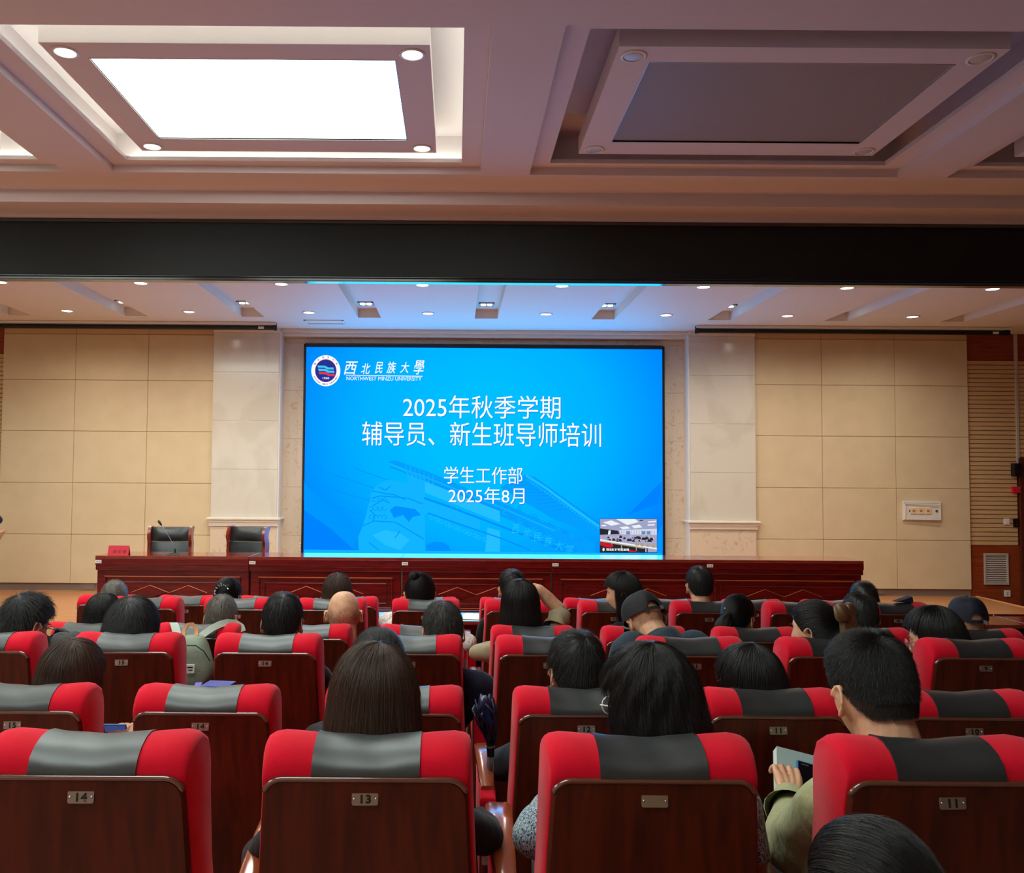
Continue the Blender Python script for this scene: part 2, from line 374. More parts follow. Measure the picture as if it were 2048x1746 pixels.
# ---- stage ceiling with recessed slots
SL = [.40+1.59*k for k in range(-6, 6)]; HW = .155; Y0s, Y1s = 9.58, 11.86
b = MB(); ed = [-10.5]
for x in SL: ed += [x-HW, x+HW]
ed.append(11.5)
for i in range(0, len(ed), 2): b.box(ed[i], ed[i+1], Y0s+.1, Y1s, ZC, ZC+.12)
b.box(-10.5, 11.5, YS+.11, Y0s+.1, ZC, ZC+.12); b.box(-10.5, 11.5, Y1s, YW+.3, ZC, ZC+.12); b.box(-10.5, 11.5, YS+.11, YW+.3, ZC+.12, ZC+.2)
cs = struct('ceiling_stage', b, 'ceil2')
# downlights of the stage ceiling
def lampdisc(r, on, h=.012, n=24):
    pass
def downlight(loc, r, label, group, lit=True, stage=False, energy=0, col=(1, 1, 1), spot=2.2):
    t = thing('downlight', label, 'ceiling light', loc, 0, group)
    b = MB(); rows = []
    for (rr, z) in ((r*1.0, .004), (r*1.22, 0), (r*1.24, -.004), (r*1.0, -.010), (r*.93, -.004), (r*.90, .01)):
        rows.append([(rr*math.cos(2*PI*i/28), rr*math.sin(2*PI*i/28), z) for i in range(28)])
    obj('trim_ring', b.grid(rows, closev=True), 'white', t, smooth=True)
    b = MB(); rows = []
    for k in range(5):
        a = k/4*PI/2; rows.append([(r*.92*math.cos(a)*math.cos(2*PI*i/28)+1e-5, r*.92*math.cos(a)*math.sin(2*PI*i/28), -.002-r*.10*math.sin(a)) for i in range(28)])
    obj('lens', b.grid(rows, closev=True), ('lamp_stage' if stage else 'lamp_on') if lit else 'lampoff', t, smooth=True)
    if energy:
        light('lamp_light', 'SPOT', (0, 0, -.03), energy, col, t, spot_size=2.9, spot_blend=1.0, shadow_soft_size=r*.8)
    return t
XA = [P(x, 570, 9.77).x for x in (0, 281, 563, 845, 1124, 1407, 1694, 1985)]
XBv = [P(x, 627, 11.49).x for x in (-110, 134, 378, 618, 856, 1092, 1332, 1575, 1825)]
ordn = ['first', 'second', 'third', 'fourth', 'fifth', 'sixth', 'seventh', 'eighth', 'ninth', 'tenth', 'eleventh', 'twelfth']
for i, x in enumerate(XA): downlight((x, 9.77, ZC), .072, f'lit round downlight beside black banner, {ordn[i]} from left in its row', 'front row of stage downlights', True, True, E_DOWN, DOWN_C)
for i, x in enumerate(XBv[1:]): downlight((x, 11.49, ZC), .072, f'lit round downlight near stage wall, {ordn[i]} from left in its row', 'rear row of stage downlights', True, True, E_DOWN, DOWN_C)
# square twin spotlights inside the slots
for k, x in enumerate(SL[3:10]):
    t = thing('recessed_spotlight', f'square twin spotlight in ceiling slot, {ordn[k]} slot from left', 'ceiling light', (x-.01, 11.45, ZC+.12), 0, 'spotlights in ceiling slots')
    b = MB()
    for (a, c, d, e) in ((-.1, -.085, -.1, .1), (.085, .1, -.1, .1), (-.1, .1, -.1, -.085), (-.1, .1, .085, .1)): b.box(a, c, d, e, -.015, 0)
    obj('frame', b, 'grey', t)
    for s in (-.042, .042):
        b = MB(); b.cyl((s, 0, -.02), (s, 0, 0), .036, n=20); obj('lamp', b, emat('spot_lamp', (1, .96, .8), 3, False) if 'spot_lamp' not in bpy.data.materials else bpy.data.materials['spot_lamp'], t, smooth=True, auto=.8)
    b = MB(); b.box(-.085, .085, -.085, .085, -.004, 0); obj('reflector', b, 'black', t)
    light('lamp_light', 'SPOT', (0, 0, -.04), 9, (1, .9, .75), t, spot_size=1.6, spot_blend=.8, shadow_soft_size=.04)
# projection screen housings
def proj(x0, x1, y, label):
    t = thing('projection_screen', label, 'screen', ((x0+x1)/2, y, ZC-.075)); L = (x1-x0)/2
    b = MB(); b.cyl((-L, 0, 0), (L, 0, 0), .032, n=14); obj('roller', b, 'black', t, smooth=True, auto=.8)
    b = MB(); b.box(L-.04, L, -.036, .036, -.036, .07); b.box(-L, -L+.04, -.036, .036, -.036, .07); obj('end_bracket', b, 'black', t, bevel=.004)
    b = MB(); b.box(-L, L, -.06, -.045, .035, .07); b.box(-L, L, .045, .06, .035, .07); obj('housing_trim', b, 'white', t)
    b = MB(); b.box(L-.25, L-.17, -.04, -.033, -.02, .012); obj('rating_sticker', b, 'white', t)
proj(P(-60, 654, 12.3).x, P(553, 655, 12.3).x, 12.3, 'rolled up black projection screen over left beige panels')
proj(P(1391, 656, 12.3).x, P(2018, 658, 12.3).x, 12.3, 'rolled up black projection screen over right beige panels')
b = MB(); a = (P(612, 649, 12.25).x, P(690, 656, 12.25).x)
for q in ((a[0], a[0]+.02, 12.05, 12.35), (a[1]-.02, a[1], 12.05, 12.35), (a[0], a[1], 12.05, 12.07), (a[0], a[1], 12.33, 12.35)): b.box(q[0], q[1], q[2], q[3], ZC-.012, ZC)
obj('ceiling_hatch', b, 'white', None, label='thin white frame of ceiling hatch above the screen', category='hatch')
# ---- black led banner over the stage front
zb0, zb1 = P(1024, 564, YS).z, P(1024, 442, YS).z
t = thing('led_banner', 'long black led banner across the front of the stage', 'display', (AX, YS, zb0))
b = MB(); b.box(-10.4, 11.0, 0, .1, .02, zb1-zb0-.025); obj('display_face', b, 'led', t)
for i in range(0): pass
b = MB(); b.box(-10.4, 11.0, -.012, .1, 0, .02); b.box(-10.4, 11.0, -.015, .1, .035, .04); b.box(-10.4, 11.0, -.02, .1, zb1-zb0-.045, zb1-zb0); obj('trim_bar', b, 'ledtrim', t)
b = MB(); b.box(-10.5, 11.5, YS+.1, YS+.25, ZC+.01, 5.6); struct('trim_2', b, 'ceil')
b = MB(); b.box(-10.5, 11.5, YS+.0, YS+.10, zb0-.010, zb0-.001); struct('trim_1', b, 'ledtrim')
# ---- hall ceiling: soffit, beams, coffers
ZO, Z1, Z2, ZV = CAM_H+2.82, CAM_H+2.95, CAM_H+3.02, CAM_H+3.34
b = MB(); b.box(-10.5, 11.5, 8.986, YS-.005, ZO, ZV+.1); hc = struct('ceiling', b, 'ceil')
b = MB(); b.box(-10.5, 11.5, YS-.05, YS-.025, ZO-.03, ZO); obj('soffit_lip', b, 'ceil', hc)
PX = 4.08; cols = [.462-PX*1.5, .462-PX/2, .462+PX/2, .462+PX*1.5]
rowsY = [(5.59, 8.44), (2.2, 5.05), (-1.19, 1.66)]
OW = 1.80
def frame(b, X0, X1, Y0, Y1, x0, x1, y0, y1, z0, z1):
    b.box(X0, x0, Y0, Y1, z0, z1); b.box(x1, X1, Y0, Y1, z0, z1); b.box(x0, x1, Y0, y0, z0, z1); b.box(x0, x1, y1, Y1, z0, z1)
b = MB()
ys = [8.986]
for (y0, y1) in rowsY: ys += [y1, y0]
ys.append(-4.5)
for i in range(0, len(ys), 2): b.box(-10.5, 11.5, ys[i+1], ys[i], Z1, Z2)
xs = [-10.5]
for c in cols: xs += [c-OW, c+OW]
xs.append(11.5)
for (y0, y1) in rowsY:
    for i in range(0, len(xs), 2): b.box(xs[i], xs[i+1], y0, y1, Z1, Z2)
obj('beam_grid', b, 'ceil', hc)
b = MB(); b.box(-10.5, 11.5, -4.5, 9.0, ZV, ZV+.05); obj('upper_deck', b, 'ceil', hc)
FW, FY0, FY1 = 1.615, .18, .135    # opening half width, insets
for r, (y0, y1) in enumerate(rowsY):
    for c, cx in enumerate(cols):
        lit = c < 2
        b = MB(); frame(b, cx-OW-.25, cx+OW+.25, y0-.2, y1+.2, cx-FW, cx+FW, y0+FY0, y1-FY1, Z2, Z2+.04)
        obj('coffer_ledge', b, 'ceil', hc)
        b = MB(); frame(b, cx-OW-.25, cx+OW+.25, y0-.2, y1+.2, cx-FW-.16, cx+FW+.16, y0+FY0-.16, y1-FY1+.16, Z2+.04, ZV)
        obj('coffer_wall', b, 'ceil', hc)
        bx0, bx1, by0, by1 = cx-1.375, cx+1.375, y0+.42, y1-.38
        px0, px1, py0, py1 = cx-1.113, cx+1.113, y0+.655, y1-.68
        b = MB(); frame(b, bx0, bx1, by0, by1, px0, px1, py0, py1, Z2, Z2+.16); b.box(px0, px1, py0, py1, Z2+.02, Z2+.16)
        obj('coffer_box', b, 'ceil', hc)
        t = thing('ceiling_panel_light', ('glowing white rectangular ceiling panel, ' if lit else 'dark unlit rectangular ceiling panel, ')+('far left coffer' if c == 0 else 'large coffer left of centre' if c == 1 else 'large coffer right of centre' if c == 2 else 'far right coffer')+('' if r == 0 else ', row over the seats' if r == 1 else ', rearmost row'), 'ceiling light', (cx, (py0+py1)/2, Z2+.012), 0, 'coffer panel lights')
        b = MB(); b.box(px0-cx, px1-cx, -(py1-py0)/2, (py1-py0)/2, 0, .006); obj('diffuser', b, 'panel_on' if lit else 'panel_off', t)
        b = MB(); hx = px1-cx; hy = (py1-py0)/2; frame(b, -hx-.006, hx+.006, -hy-.006, hy+.006, -hx, hx, -hy, hy, -.014, 0.0); obj('edge_frame', b, 'grey', t)
        if lit:
            b = MB(); g = .10
            zc0 = Z2+.05
            b.box(cx-FW-g-.02, cx-FW-g, y0+FY0, y1-FY1, zc0, zc0+.03); b.box(cx+FW+g, cx+FW+g+.02, y0+FY0, y1-FY1, zc0, zc0+.03)
            b.box(cx-FW, cx+FW, y0+FY0-g-.02, y0+FY0-g, zc0, zc0+.03); b.box(cx-FW, cx+FW, y1-FY1+g, y1-FY1+g+.02, zc0, zc0+.03)
            obj('cove_strip', b, 'cove', None, label='hidden led strip around '+('far left' if c == 0 else 'left of centre')+' ceiling coffer, '+('stage side row' if r == 0 else 'middle row' if r == 1 else 'rear row'), category='light strip', group='cove strips in the lit coffers')
        if r == 0:
            for (sx, nm) in ((-1, 'left'), (1, 'right')):
                for (yy, nn) in ((by0+.14, 'near'), (by1-.11, 'far')):
                    downlight((cx+sx*1.245, yy, Z2), .078, f"{'lit' if lit else 'unlit'} round downlight at {nn} {nm} corner of {['far left', 'left of centre', 'right of centre', 'far right'][c]} coffer", 'coffer corner downlights', lit, False, 14 if lit else 0, HALL_L)

# ------------------------------------------------------------------ led screen (parts are laid out in hall coordinates, the root is moved last)
BLUE = 1.45
t = thing('led_screen', 'large bright blue led screen showing training slide with white title', 'screen', (0, 0, 0))
YD = YR-.10
b = MB(); fr = .035
b.box(SX0, SX1, YD, YR+.02, SZ0, SZ0+fr*.2); b.box(SX0, SX1, YD, YR+.02, SZ1-fr, SZ1); b.box(SX0, SX0+fr*.6, YD, YR+.02, SZ0, SZ1); b.box(SX1-fr*.6, SX1, YD, YR+.02, SZ0, SZ1); b.box(SX0, SX1, YD+.03, YR+.02, SZ0, SZ1)
obj('bezel', b, 'black', t)
m = bpy.data.materials.new('slide_picture'); m.use_nodes = True; nt = m.node_tree; nt.nodes.clear(); N = nt.nodes.new; L = nt.links.new
tc = N('ShaderNodeTexCoord'); sp = N('ShaderNodeSeparateXYZ'); L(tc.outputs['UV'], sp.inputs[0])
def math_(op, a, b_=None):
    x = N('ShaderNodeMath'); x.operation = op
    for i, v in enumerate((a, b_)):
        if v is None: continue
        if isinstance(v, (int, float)): x.inputs[i].default_value = v
        else: L(v, x.inputs[i])
    return x.outputs[0]
dx = math_('MULTIPLY', math_('SUBTRACT', sp.outputs[0], .5), 1.75); dy = math_('MULTIPLY', math_('SUBTRACT', sp.outputs[1], .60), 1.15)
rr = math_('SQRT', math_('ADD', math_('MULTIPLY', dx, dx), math_('MULTIPLY', dy, dy)))
cr = N('ShaderNodeValToRGB'); L(rr, cr.inputs[0]); e = cr.color_ramp.elements
e[0].position = .25; e[0].color = (*lin((0, 186, 255)), 1); e[1].position = 1.0; e[1].color = (*lin((0, 128, 240)), 1)
e2 = cr.color_ramp.elements.new(.6); e2.color = (*lin((0, 172, 255)), 1)
for q_ in (e[0], e[1], e2):
    c_ = q_.color; q_.color = (c_[0], c_[1], c_[2]*BLUE, 1)
em = N('ShaderNodeEmission'); L(cr.outputs[0], em.inputs[0]); em.inputs[1].default_value = E_SCREEN
ou = N('ShaderNodeOutputMaterial'); L(em.outputs[0], ou.inputs[0])
dx0, dx1, dz0, dz1 = SX0+.03, SX1-.03, SZ0+.01, SZ1-.04
me = bpy.data.meshes.new('display'); me.from_pydata([(dx0, YD+.028, dz0), (dx1, YD+.028, dz0), (dx1, YD+.028, dz1), (dx0, YD+.028, dz1)], [], [(0, 1, 2, 3)])
uv = me.uv_layers.new(); [uv.data.__getitem__(i) for i in range(4)]
for i, c in enumerate(((0, 0), (1, 0), (1, 1), (0, 1))): uv.data[i].uv = c
me.materials.append(m); link('display', me, t)
def SP(px, py): q = P(px, py, YD+.026); return q.x, q.z
def spoly(b, pts, mi=0, off=0.0):
    vs = [(x, YD+.0265-off, z) for x, z in (SP(*p) for p in pts)]; b.add(vs, [tuple(range(len(vs)))], mi)
def sline(b, pts, wpx, mi=0, off=0.0):
    for (x0, y0), (x1, y1) in zip(pts[:-1], pts[1:]):
        dx, dy = x1-x0, y1-y0; l = math.hypot(dx, dy) or 1; nx, ny = -dy/l*wpx/2, dx/l*wpx/2
        spoly(b, [(x0+nx, y0+ny), (x1+nx, y1+ny), (x1-nx, y1-ny), (x0-nx, y0-ny)], mi, off)
# faint picture of a carved gate, a stone lion and folded blue planes
SB = [emat('slide_'+n, [*lin(c)[:2], lin(c)[2]*BLUE], E_SCREEN, False) for n, c in (('deep', (0, 128, 228)), ('mid', (0, 148, 240)), ('line', (0, 142, 226)), ('light', (16, 176, 250)), ('pale', (34, 186, 255)), ('shade', (4, 156, 238)))]
b = MB()
spoly(b, [(608, 966), (655, 1010), (720, 1065), (700, 1105), (608, 1104)], 1)
spoly(b, [(608, 1020), (660, 1056), (712, 1104), (608, 1104)], 0, .0004)
spoly(b, [(1324, 905), (1324, 1000), (1255, 1030), (1298, 980)], 1)
spoly(b, [(1324, 962), (1324, 1005), (1255, 1030)], 0, .0003)
spoly(b, [(1324, 1050), (1324, 1110), (1290, 1114)], 1)
for (p, q) in (((625, 935), (750, 977)), ((605, 962), (738, 1001)), ((604, 996), (730, 1030)), ((620, 1035), (710, 1057)), ((710, 937), (775, 960))): sline(b, [p, q], 1.2, 2, .0006)
# gate beams
spoly(b, [(775, 924), (790, 920), (860, 945), (1190, 1085), (1190, 1108), (1170, 1104), (1000, 1032), (860, 966)], 5, .0002)
spoly(b, [(815, 944), (850, 958), (850, 1104), (818, 1104)], 3, .0007)
spoly(b, [(850, 962), (1000, 1022), (1000, 1045), (850, 985)], 4, .0007)
spoly(b, [(850, 995), (960, 1036), (960, 1060), (850, 1025)], 3, .0007)
sline(b, [(775, 926), (860, 958), (1000, 1014), (1110, 1062)], 3, 3, .0009); sline(b, [(780, 933), (860, 965), (1000, 1021)], 2, 2, .0009)
sline(b, [(848, 996), (900, 1014), (1000, 1052), (1120, 1098)], 4, 2, .0009); sline(b, [(856, 1026), (930, 1052), (1000, 1076), (1060, 1100)], 2.5, 2, .0009)
spoly(b, [(975, 1055), (1000, 1062), (1000, 1105), (970, 1105)], 4, .0008)
spoly(b, [(853, 1105), (853, 1090), (868, 1084), (885, 1084), (898, 1092), (904, 1105)], 2, .0009)
# roof with tiles
spoly(b, [(1048, 950), (1062, 952), (1200, 1052), (1205, 1075), (1110, 1040), (1000, 975)], 5, .0005)
sline(b, [(1052, 951), (1090, 975), (1140, 1012), (1198, 1053)], 4, 4, .0009)
sline(b, [(1066, 953), (1200, 1048)], 2, 2, .001)
for k in range(26):
    u = k/25; x, y = 1056+u*140, 958+u*96; spoly(b, [(x-1.6, y), (x+1.6, y+1), (x+1, y+4.5), (x-2, y+3.5)], 3, .0011)
for k in range(9):
    u = k/8; sline(b, [(1058+u*80, 966+u*50), (1010+u*95, 962+u*60)], 1.1, 2, .0008)
# brackets and scroll carvings
for k in range(13):
    cx_, cy_ = 862+k*9.5+(k % 2)*2, 1034+k*4.0
    pts = [(cx_+5*math.cos(a)*(1-a/9), cy_+6*math.sin(a)*(1-a/9)) for a in np.linspace(0, 6.5, 9)]; sline(b, pts, 1.2, 4, .0011)
for k in range(22):
    cx_, cy_ = 1010+(k % 11)*15, 1000+(k % 11)*8+(k//11)*26
    pts = [(cx_+4*math.cos(a), cy_+4*math.sin(a)) for a in np.linspace(0, 5.2, 6)]; sline(b, pts, 1.0, 3 if k % 2 else 2, .0011)
for k in range(7):
    x = 812+k*9; sline(b, [(x, 928+k*4), (x, 944+k*4), (x+5, 948+k*4)], 1.6, 3, .0011)
# lion
lion = [(718, 1105), (716, 1075), (726, 1050), (732, 1030), (738, 1005), (742, 985), (755, 970), (775, 960), (800, 962), (826, 972), (846, 990), (853, 1012), (850, 1030), (836, 1034), (825, 1030), (822, 1044), (838, 1060), (848, 1078), (850, 1105)]
spoly(b, lion, 3, .0012)
spoly(b, [(780, 1020), (790, 1012), (830, 1018), (842, 1030), (825, 1034), (818, 1044), (806, 1030), (788, 1036)], 2, .0014)
spoly(b, [(744, 1070), (770, 1060), (800, 1066), (820, 1080), (800, 1100), (770, 1090)], 4, .0014)
for pts in ([(745, 982), (765, 986), (790, 990), (812, 1000)], [(742, 996), (760, 992), (790, 994), (815, 996), (846, 1008)], [(745, 1012), (765, 1000), (780, 1006)], [(725, 1052), (748, 1042), (790, 1044), (848, 1078)], [(738, 1085), (760, 1102)], [(790, 1076), (800, 1062)], [(740, 1020), (750, 1030), (746, 1042)], [(757, 974), (770, 980), (782, 972)]): sline(b, pts, 1.8, 2, .0015)
for k in range(12):
    a = k*.9; cx_, cy_ = 742+(k % 4)*9, 1000+(k//4)*17
    sline(b, [(cx_+4*math.cos(q), cy_+4*math.sin(q)) for q in np.linspace(a, a+4.6, 7)], 1.2, 1, .0015)
spoly(b, [(608, 1099), (1324, 1107), (1324, 1112.5), (608, 1105)], 3, .002)
obj('slide_illustration', b, SB, t)
WT = emat('slide_white', (255, 255, 255), 1.0)
WS = emat('slide_shadow', (0, 120, 215), 1.0)
def stext(body, x0, x1, y0, y1, bold=0, shear=0, sp=1.0, name='slide_text', m=WT, off=.006, shadow=False):
    a = SP(x0, y1); c = SP(x1, y0)
    if shadow: fit_text(body, a[0]+.008, c[0]+.008, a[1]-.008, c[1]-.008, YD+.0265-off+.001, WS, name, t, bold, shear, sp)
    return fit_text(body, a[0], c[0], a[1], c[1], YD+.0265-off, m, name, t, bold, shear, sp)
stext('2025年秋季学期', 806, 1121, 792, 836, 0, shadow=True)
stext('辅导员、新生班导师培训', 724, 1202, 846, 891, 0, shadow=True)
stext('学生工作部', 888, 1045, 934, 967, 0, shadow=True)
stext('2025年8月', 897, 1049, 975, 1007, 0, shadow=True)
xs_ = [(688, 716, 723, 749), (722, 741, 727, 748), (750, 766, 724, 747), (773, 793, 723, 747), (800, 819, 724, 746), (827, 849, 720, 749)]
for ch, (a, c, d, e_) in zip('西北民族大學', xs_): stext(ch, a, c, d, e_, .006, .25, name='slide_calligraphy')
stext('NORTHWEST MINZU UNIVERSITY', 693, 843, 754, 760.5, 0)
b = MB(); sline(b, [(692, 750.5), (845, 752.6)], 1.3, 0, .006)
# emblem
def ring(cx_, cy_, r0, r1, mi, off, n=48):
    for k in range(n):
        a, c = 2*PI*k/n, 2*PI*(k+1)/n
        if r0 > 0: spoly(b, [(cx_+r0*math.cos(a), cy_+r0*1.07*math.sin(a)), (cx_+r1*math.cos(a), cy_+r1*1.07*math.sin(a)), (cx_+r1*math.cos(c), cy_+r1*1.07*math.sin(c)), (cx_+r0*math.cos(c), cy_+r0*1.07*math.sin(c))], mi, off)
    if r0 == 0: spoly(b, [(cx_+r1*math.cos(2*PI*k/n), cy_+r1*1.07*math.sin(2*PI*k/n)) for k in range(n)], mi, off)
ring(651.7, 741.5, 0, 29, 0, .005); ring(651.7, 741.5, 0, 21.3, 1, .006); ring(651.7, 741.5, 20.8, 21.5, 3, .007)
for (yy, mi) in ((731, 2), (737.5, 2), (744, 3)):
    o_ = (yy-731)*.18; spoly(b, [(635+o_, yy), (650+o_, yy+.5), (657+o_, yy+4), (667+o_, yy+4), (668+o_, yy+8.2), (655+o_, yy+8), (648+o_, yy+4.5), (636.5+o_, yy+4.5)], mi, .0075)
EMB = [WT, emat('emblem_navy', (36, 52, 150)), emat('emblem_cyan', (70, 200, 240)), emat('emblem_red', (226, 60, 76))]
obj('emblem', b, EMB, t)
stext('1950', 645.5, 658.5, 754.5, 758.5, .02, name='emblem_date', off=.009)
NV = EMB[1]
for i, ch in enumerate('西北民族大学'):
    a = PI*(1.17+.66*(i/5)) ; x = 651.7+25.2*math.cos(a); y = 741.5+27*math.sin(a); stext(ch, x-1.9, x+1.9, y-2, y+2, .02, name='emblem_lettering', m=NV, off=.008)
lt = 'NORTHWEST MINZU UNIVERSITY'
for i, ch in enumerate(lt):
    if ch == ' ': continue
    a = PI*(.86-.72*(i/(len(lt)-1))); x = 651.7+25.2*math.cos(a); y = 741.5+27*math.sin(a); stext(ch, x-.9, x+.9, y-1.2, y+1.2, .03, name='emblem_lettering', m=NV, off=.008)
# calligraphy on the gate board inside the slide
for i, ch in enumerate('西北民族大学'):
    x = 1032+i*21.5; y = 1058+i*8.2; stext(ch, x-8, x+8, y-9, y+9, 0, .2, name='gate_lettering', m=SB[4], off=.003)
# inset video picture of another hall
b = MB(); I = lambda u, v: (1200+u*113.5, 1038+v*67)
def ip(pts, mi, off): spoly(b, [I(*p) for p in pts], mi, off)
IC = [emat('inset_'+n, c) for n, c in (('ceiling', (160, 164, 200)), ('white', (236, 242, 246)), ('dark', (42, 40, 48)), ('red', (205, 24, 44)), ('tan', (176, 160, 134)), ('wall', (214, 220, 232)), ('seats', (170, 166, 196)), ('blue', (110, 140, 190)))]
b_border = .0045
ip([(-.006, -.01), (1.006, -.01), (1.006, 1.01), (-.006, 1.01)], 2, .0040)
ip([(0, 0), (1, 0), (1, 1), (0, 1)], 6, .0045)
ip([(0, 0), (1, 0), (1, .3), (.6, .34), (0, .3)], 0, .005)
for q in ([(.05, .1), (.2, .04), (.36, .15), (.2, .2)], [(.28, 0), (.62, 0), (.68, .09), (.48, .18)], [(.34, .24), (.48, .22), (.54, .28), (.4, .31)], [(.55, .2), (.7, .17), (.74, .25), (.6, .28)], [(.84, .07), (.99, .05), (.99, .09), (.85, .11)], [(.84, .16), (.97, .15), (.96, .19), (.84, .2)], [(.02, .18), (.1, .17), (.11, .21), (.04, .22)]): ip(q, 1, .0055)
ip([(.69, .03), (.76, .02), (.76, .05), (.7, .06)], 2, .006)
ip([(0, .28), (.32, .35), (.34, .45), (0, .47)], 2, .0055); ip([(.34, .33), (1, .29), (1, .47), (.36, .46)], 5, .0054); ip([(.15, .34), (.19, .34), (.18, .46), (.14, .46)], 1, .006)
for u in (.46, .73, .82): ip([(u, .36), (u+.07, .36), (u+.07, .46), (u, .46)], 7, .006)
for k in range(14): u = .37+k*.045; ip([(u, .34), (u+.008, .34), (u+.008, .46), (u, .46)], 0, .0058)
r2 = random.Random(3)
for k in range(34):
    u, v = .12+r2.random()*.8, .52+r2.random()*.14; s_ = .012+r2.random()*.022
    ip([(u-s_, v+s_*1.2), (u-s_*.5, v-s_), (u+s_*.5, v-s_), (u+s_*1.1, v+s_*1.4)], 2, .0062)
for k in range(40):
    u, v = r2.random(), .47+r2.random()*.2; ip([(u, v), (u+.012, v), (u+.012, v+.02), (u, v+.02)], 1 if k % 2 else 0, .0061)
ip([(0, .60), (1, .86), (1, .91), (0, .645)], 1, .0066); ip([(0, .645), (1, .91), (1, 1), (0, 1)], 2, .0066); ip([(0, .645), (.78, .85), (.78, .89), (0, .675)], 4, .007)
for u in (.2, .37, .63, .8): ip([(u, .66+u*.26), (u+.015, .66+u*.26), (u+.015, .78+u*.26), (u, .78+u*.26)], 4 if u < .8 else 1, .0072)
ip([(.84, .87), (1, .91), (1, .99), (.84, .99)], 6, .0072)
ip([(0, .68), (.2, .75), (.24, .80), (.2, .85), (.1, .84), (0, .77)], 3, .0074); ip([(.52, .92), (.7, .99), (.5, .99)], 3, .0074)
for u in (.62, .71, .81, .91): ip([(u, .72+(u-.62)*.2), (u+.03, .68+(u-.62)*.2), (u+.06, .72+(u-.62)*.2), (u+.06, .80+(u-.62)*.2), (u, .79+(u-.62)*.2)], 4, .0073)
ip([(.045, .88), (.06, .855), (.08, .88), (.082, .93), (.06, .965), (.04, .93)], 1, .0076)
obj('inset_picture', b, IC, t)
a0 = I(.11, .875); a1 = I(.51, .95); stext('西北新村校区会场', a0[0], a1[0], a0[1], a1[1], .03, name='inset_caption', off=.009)
gl_ = light('screen_fill_light', 'AREA', ((SX0+SX1)/2, YD-.02, (SZ0+SZ1)/2), E_GLOW, (.02, .52, 1.0), t, shape='RECTANGLE', size=SX1-SX0-.1, size_y=SZ1-SZ0-.1); gl_.rotation_euler = (-PI/2, 0, 0)  # extra lamp added at the screen face to tint the stage ceiling blue
_loc = Vector(((SX0+SX1)/2, YD, SZ0)); t.location = _loc
for ch in kids(t): ch.matrix_parent_inverse = Matrix.Translation(-_loc)
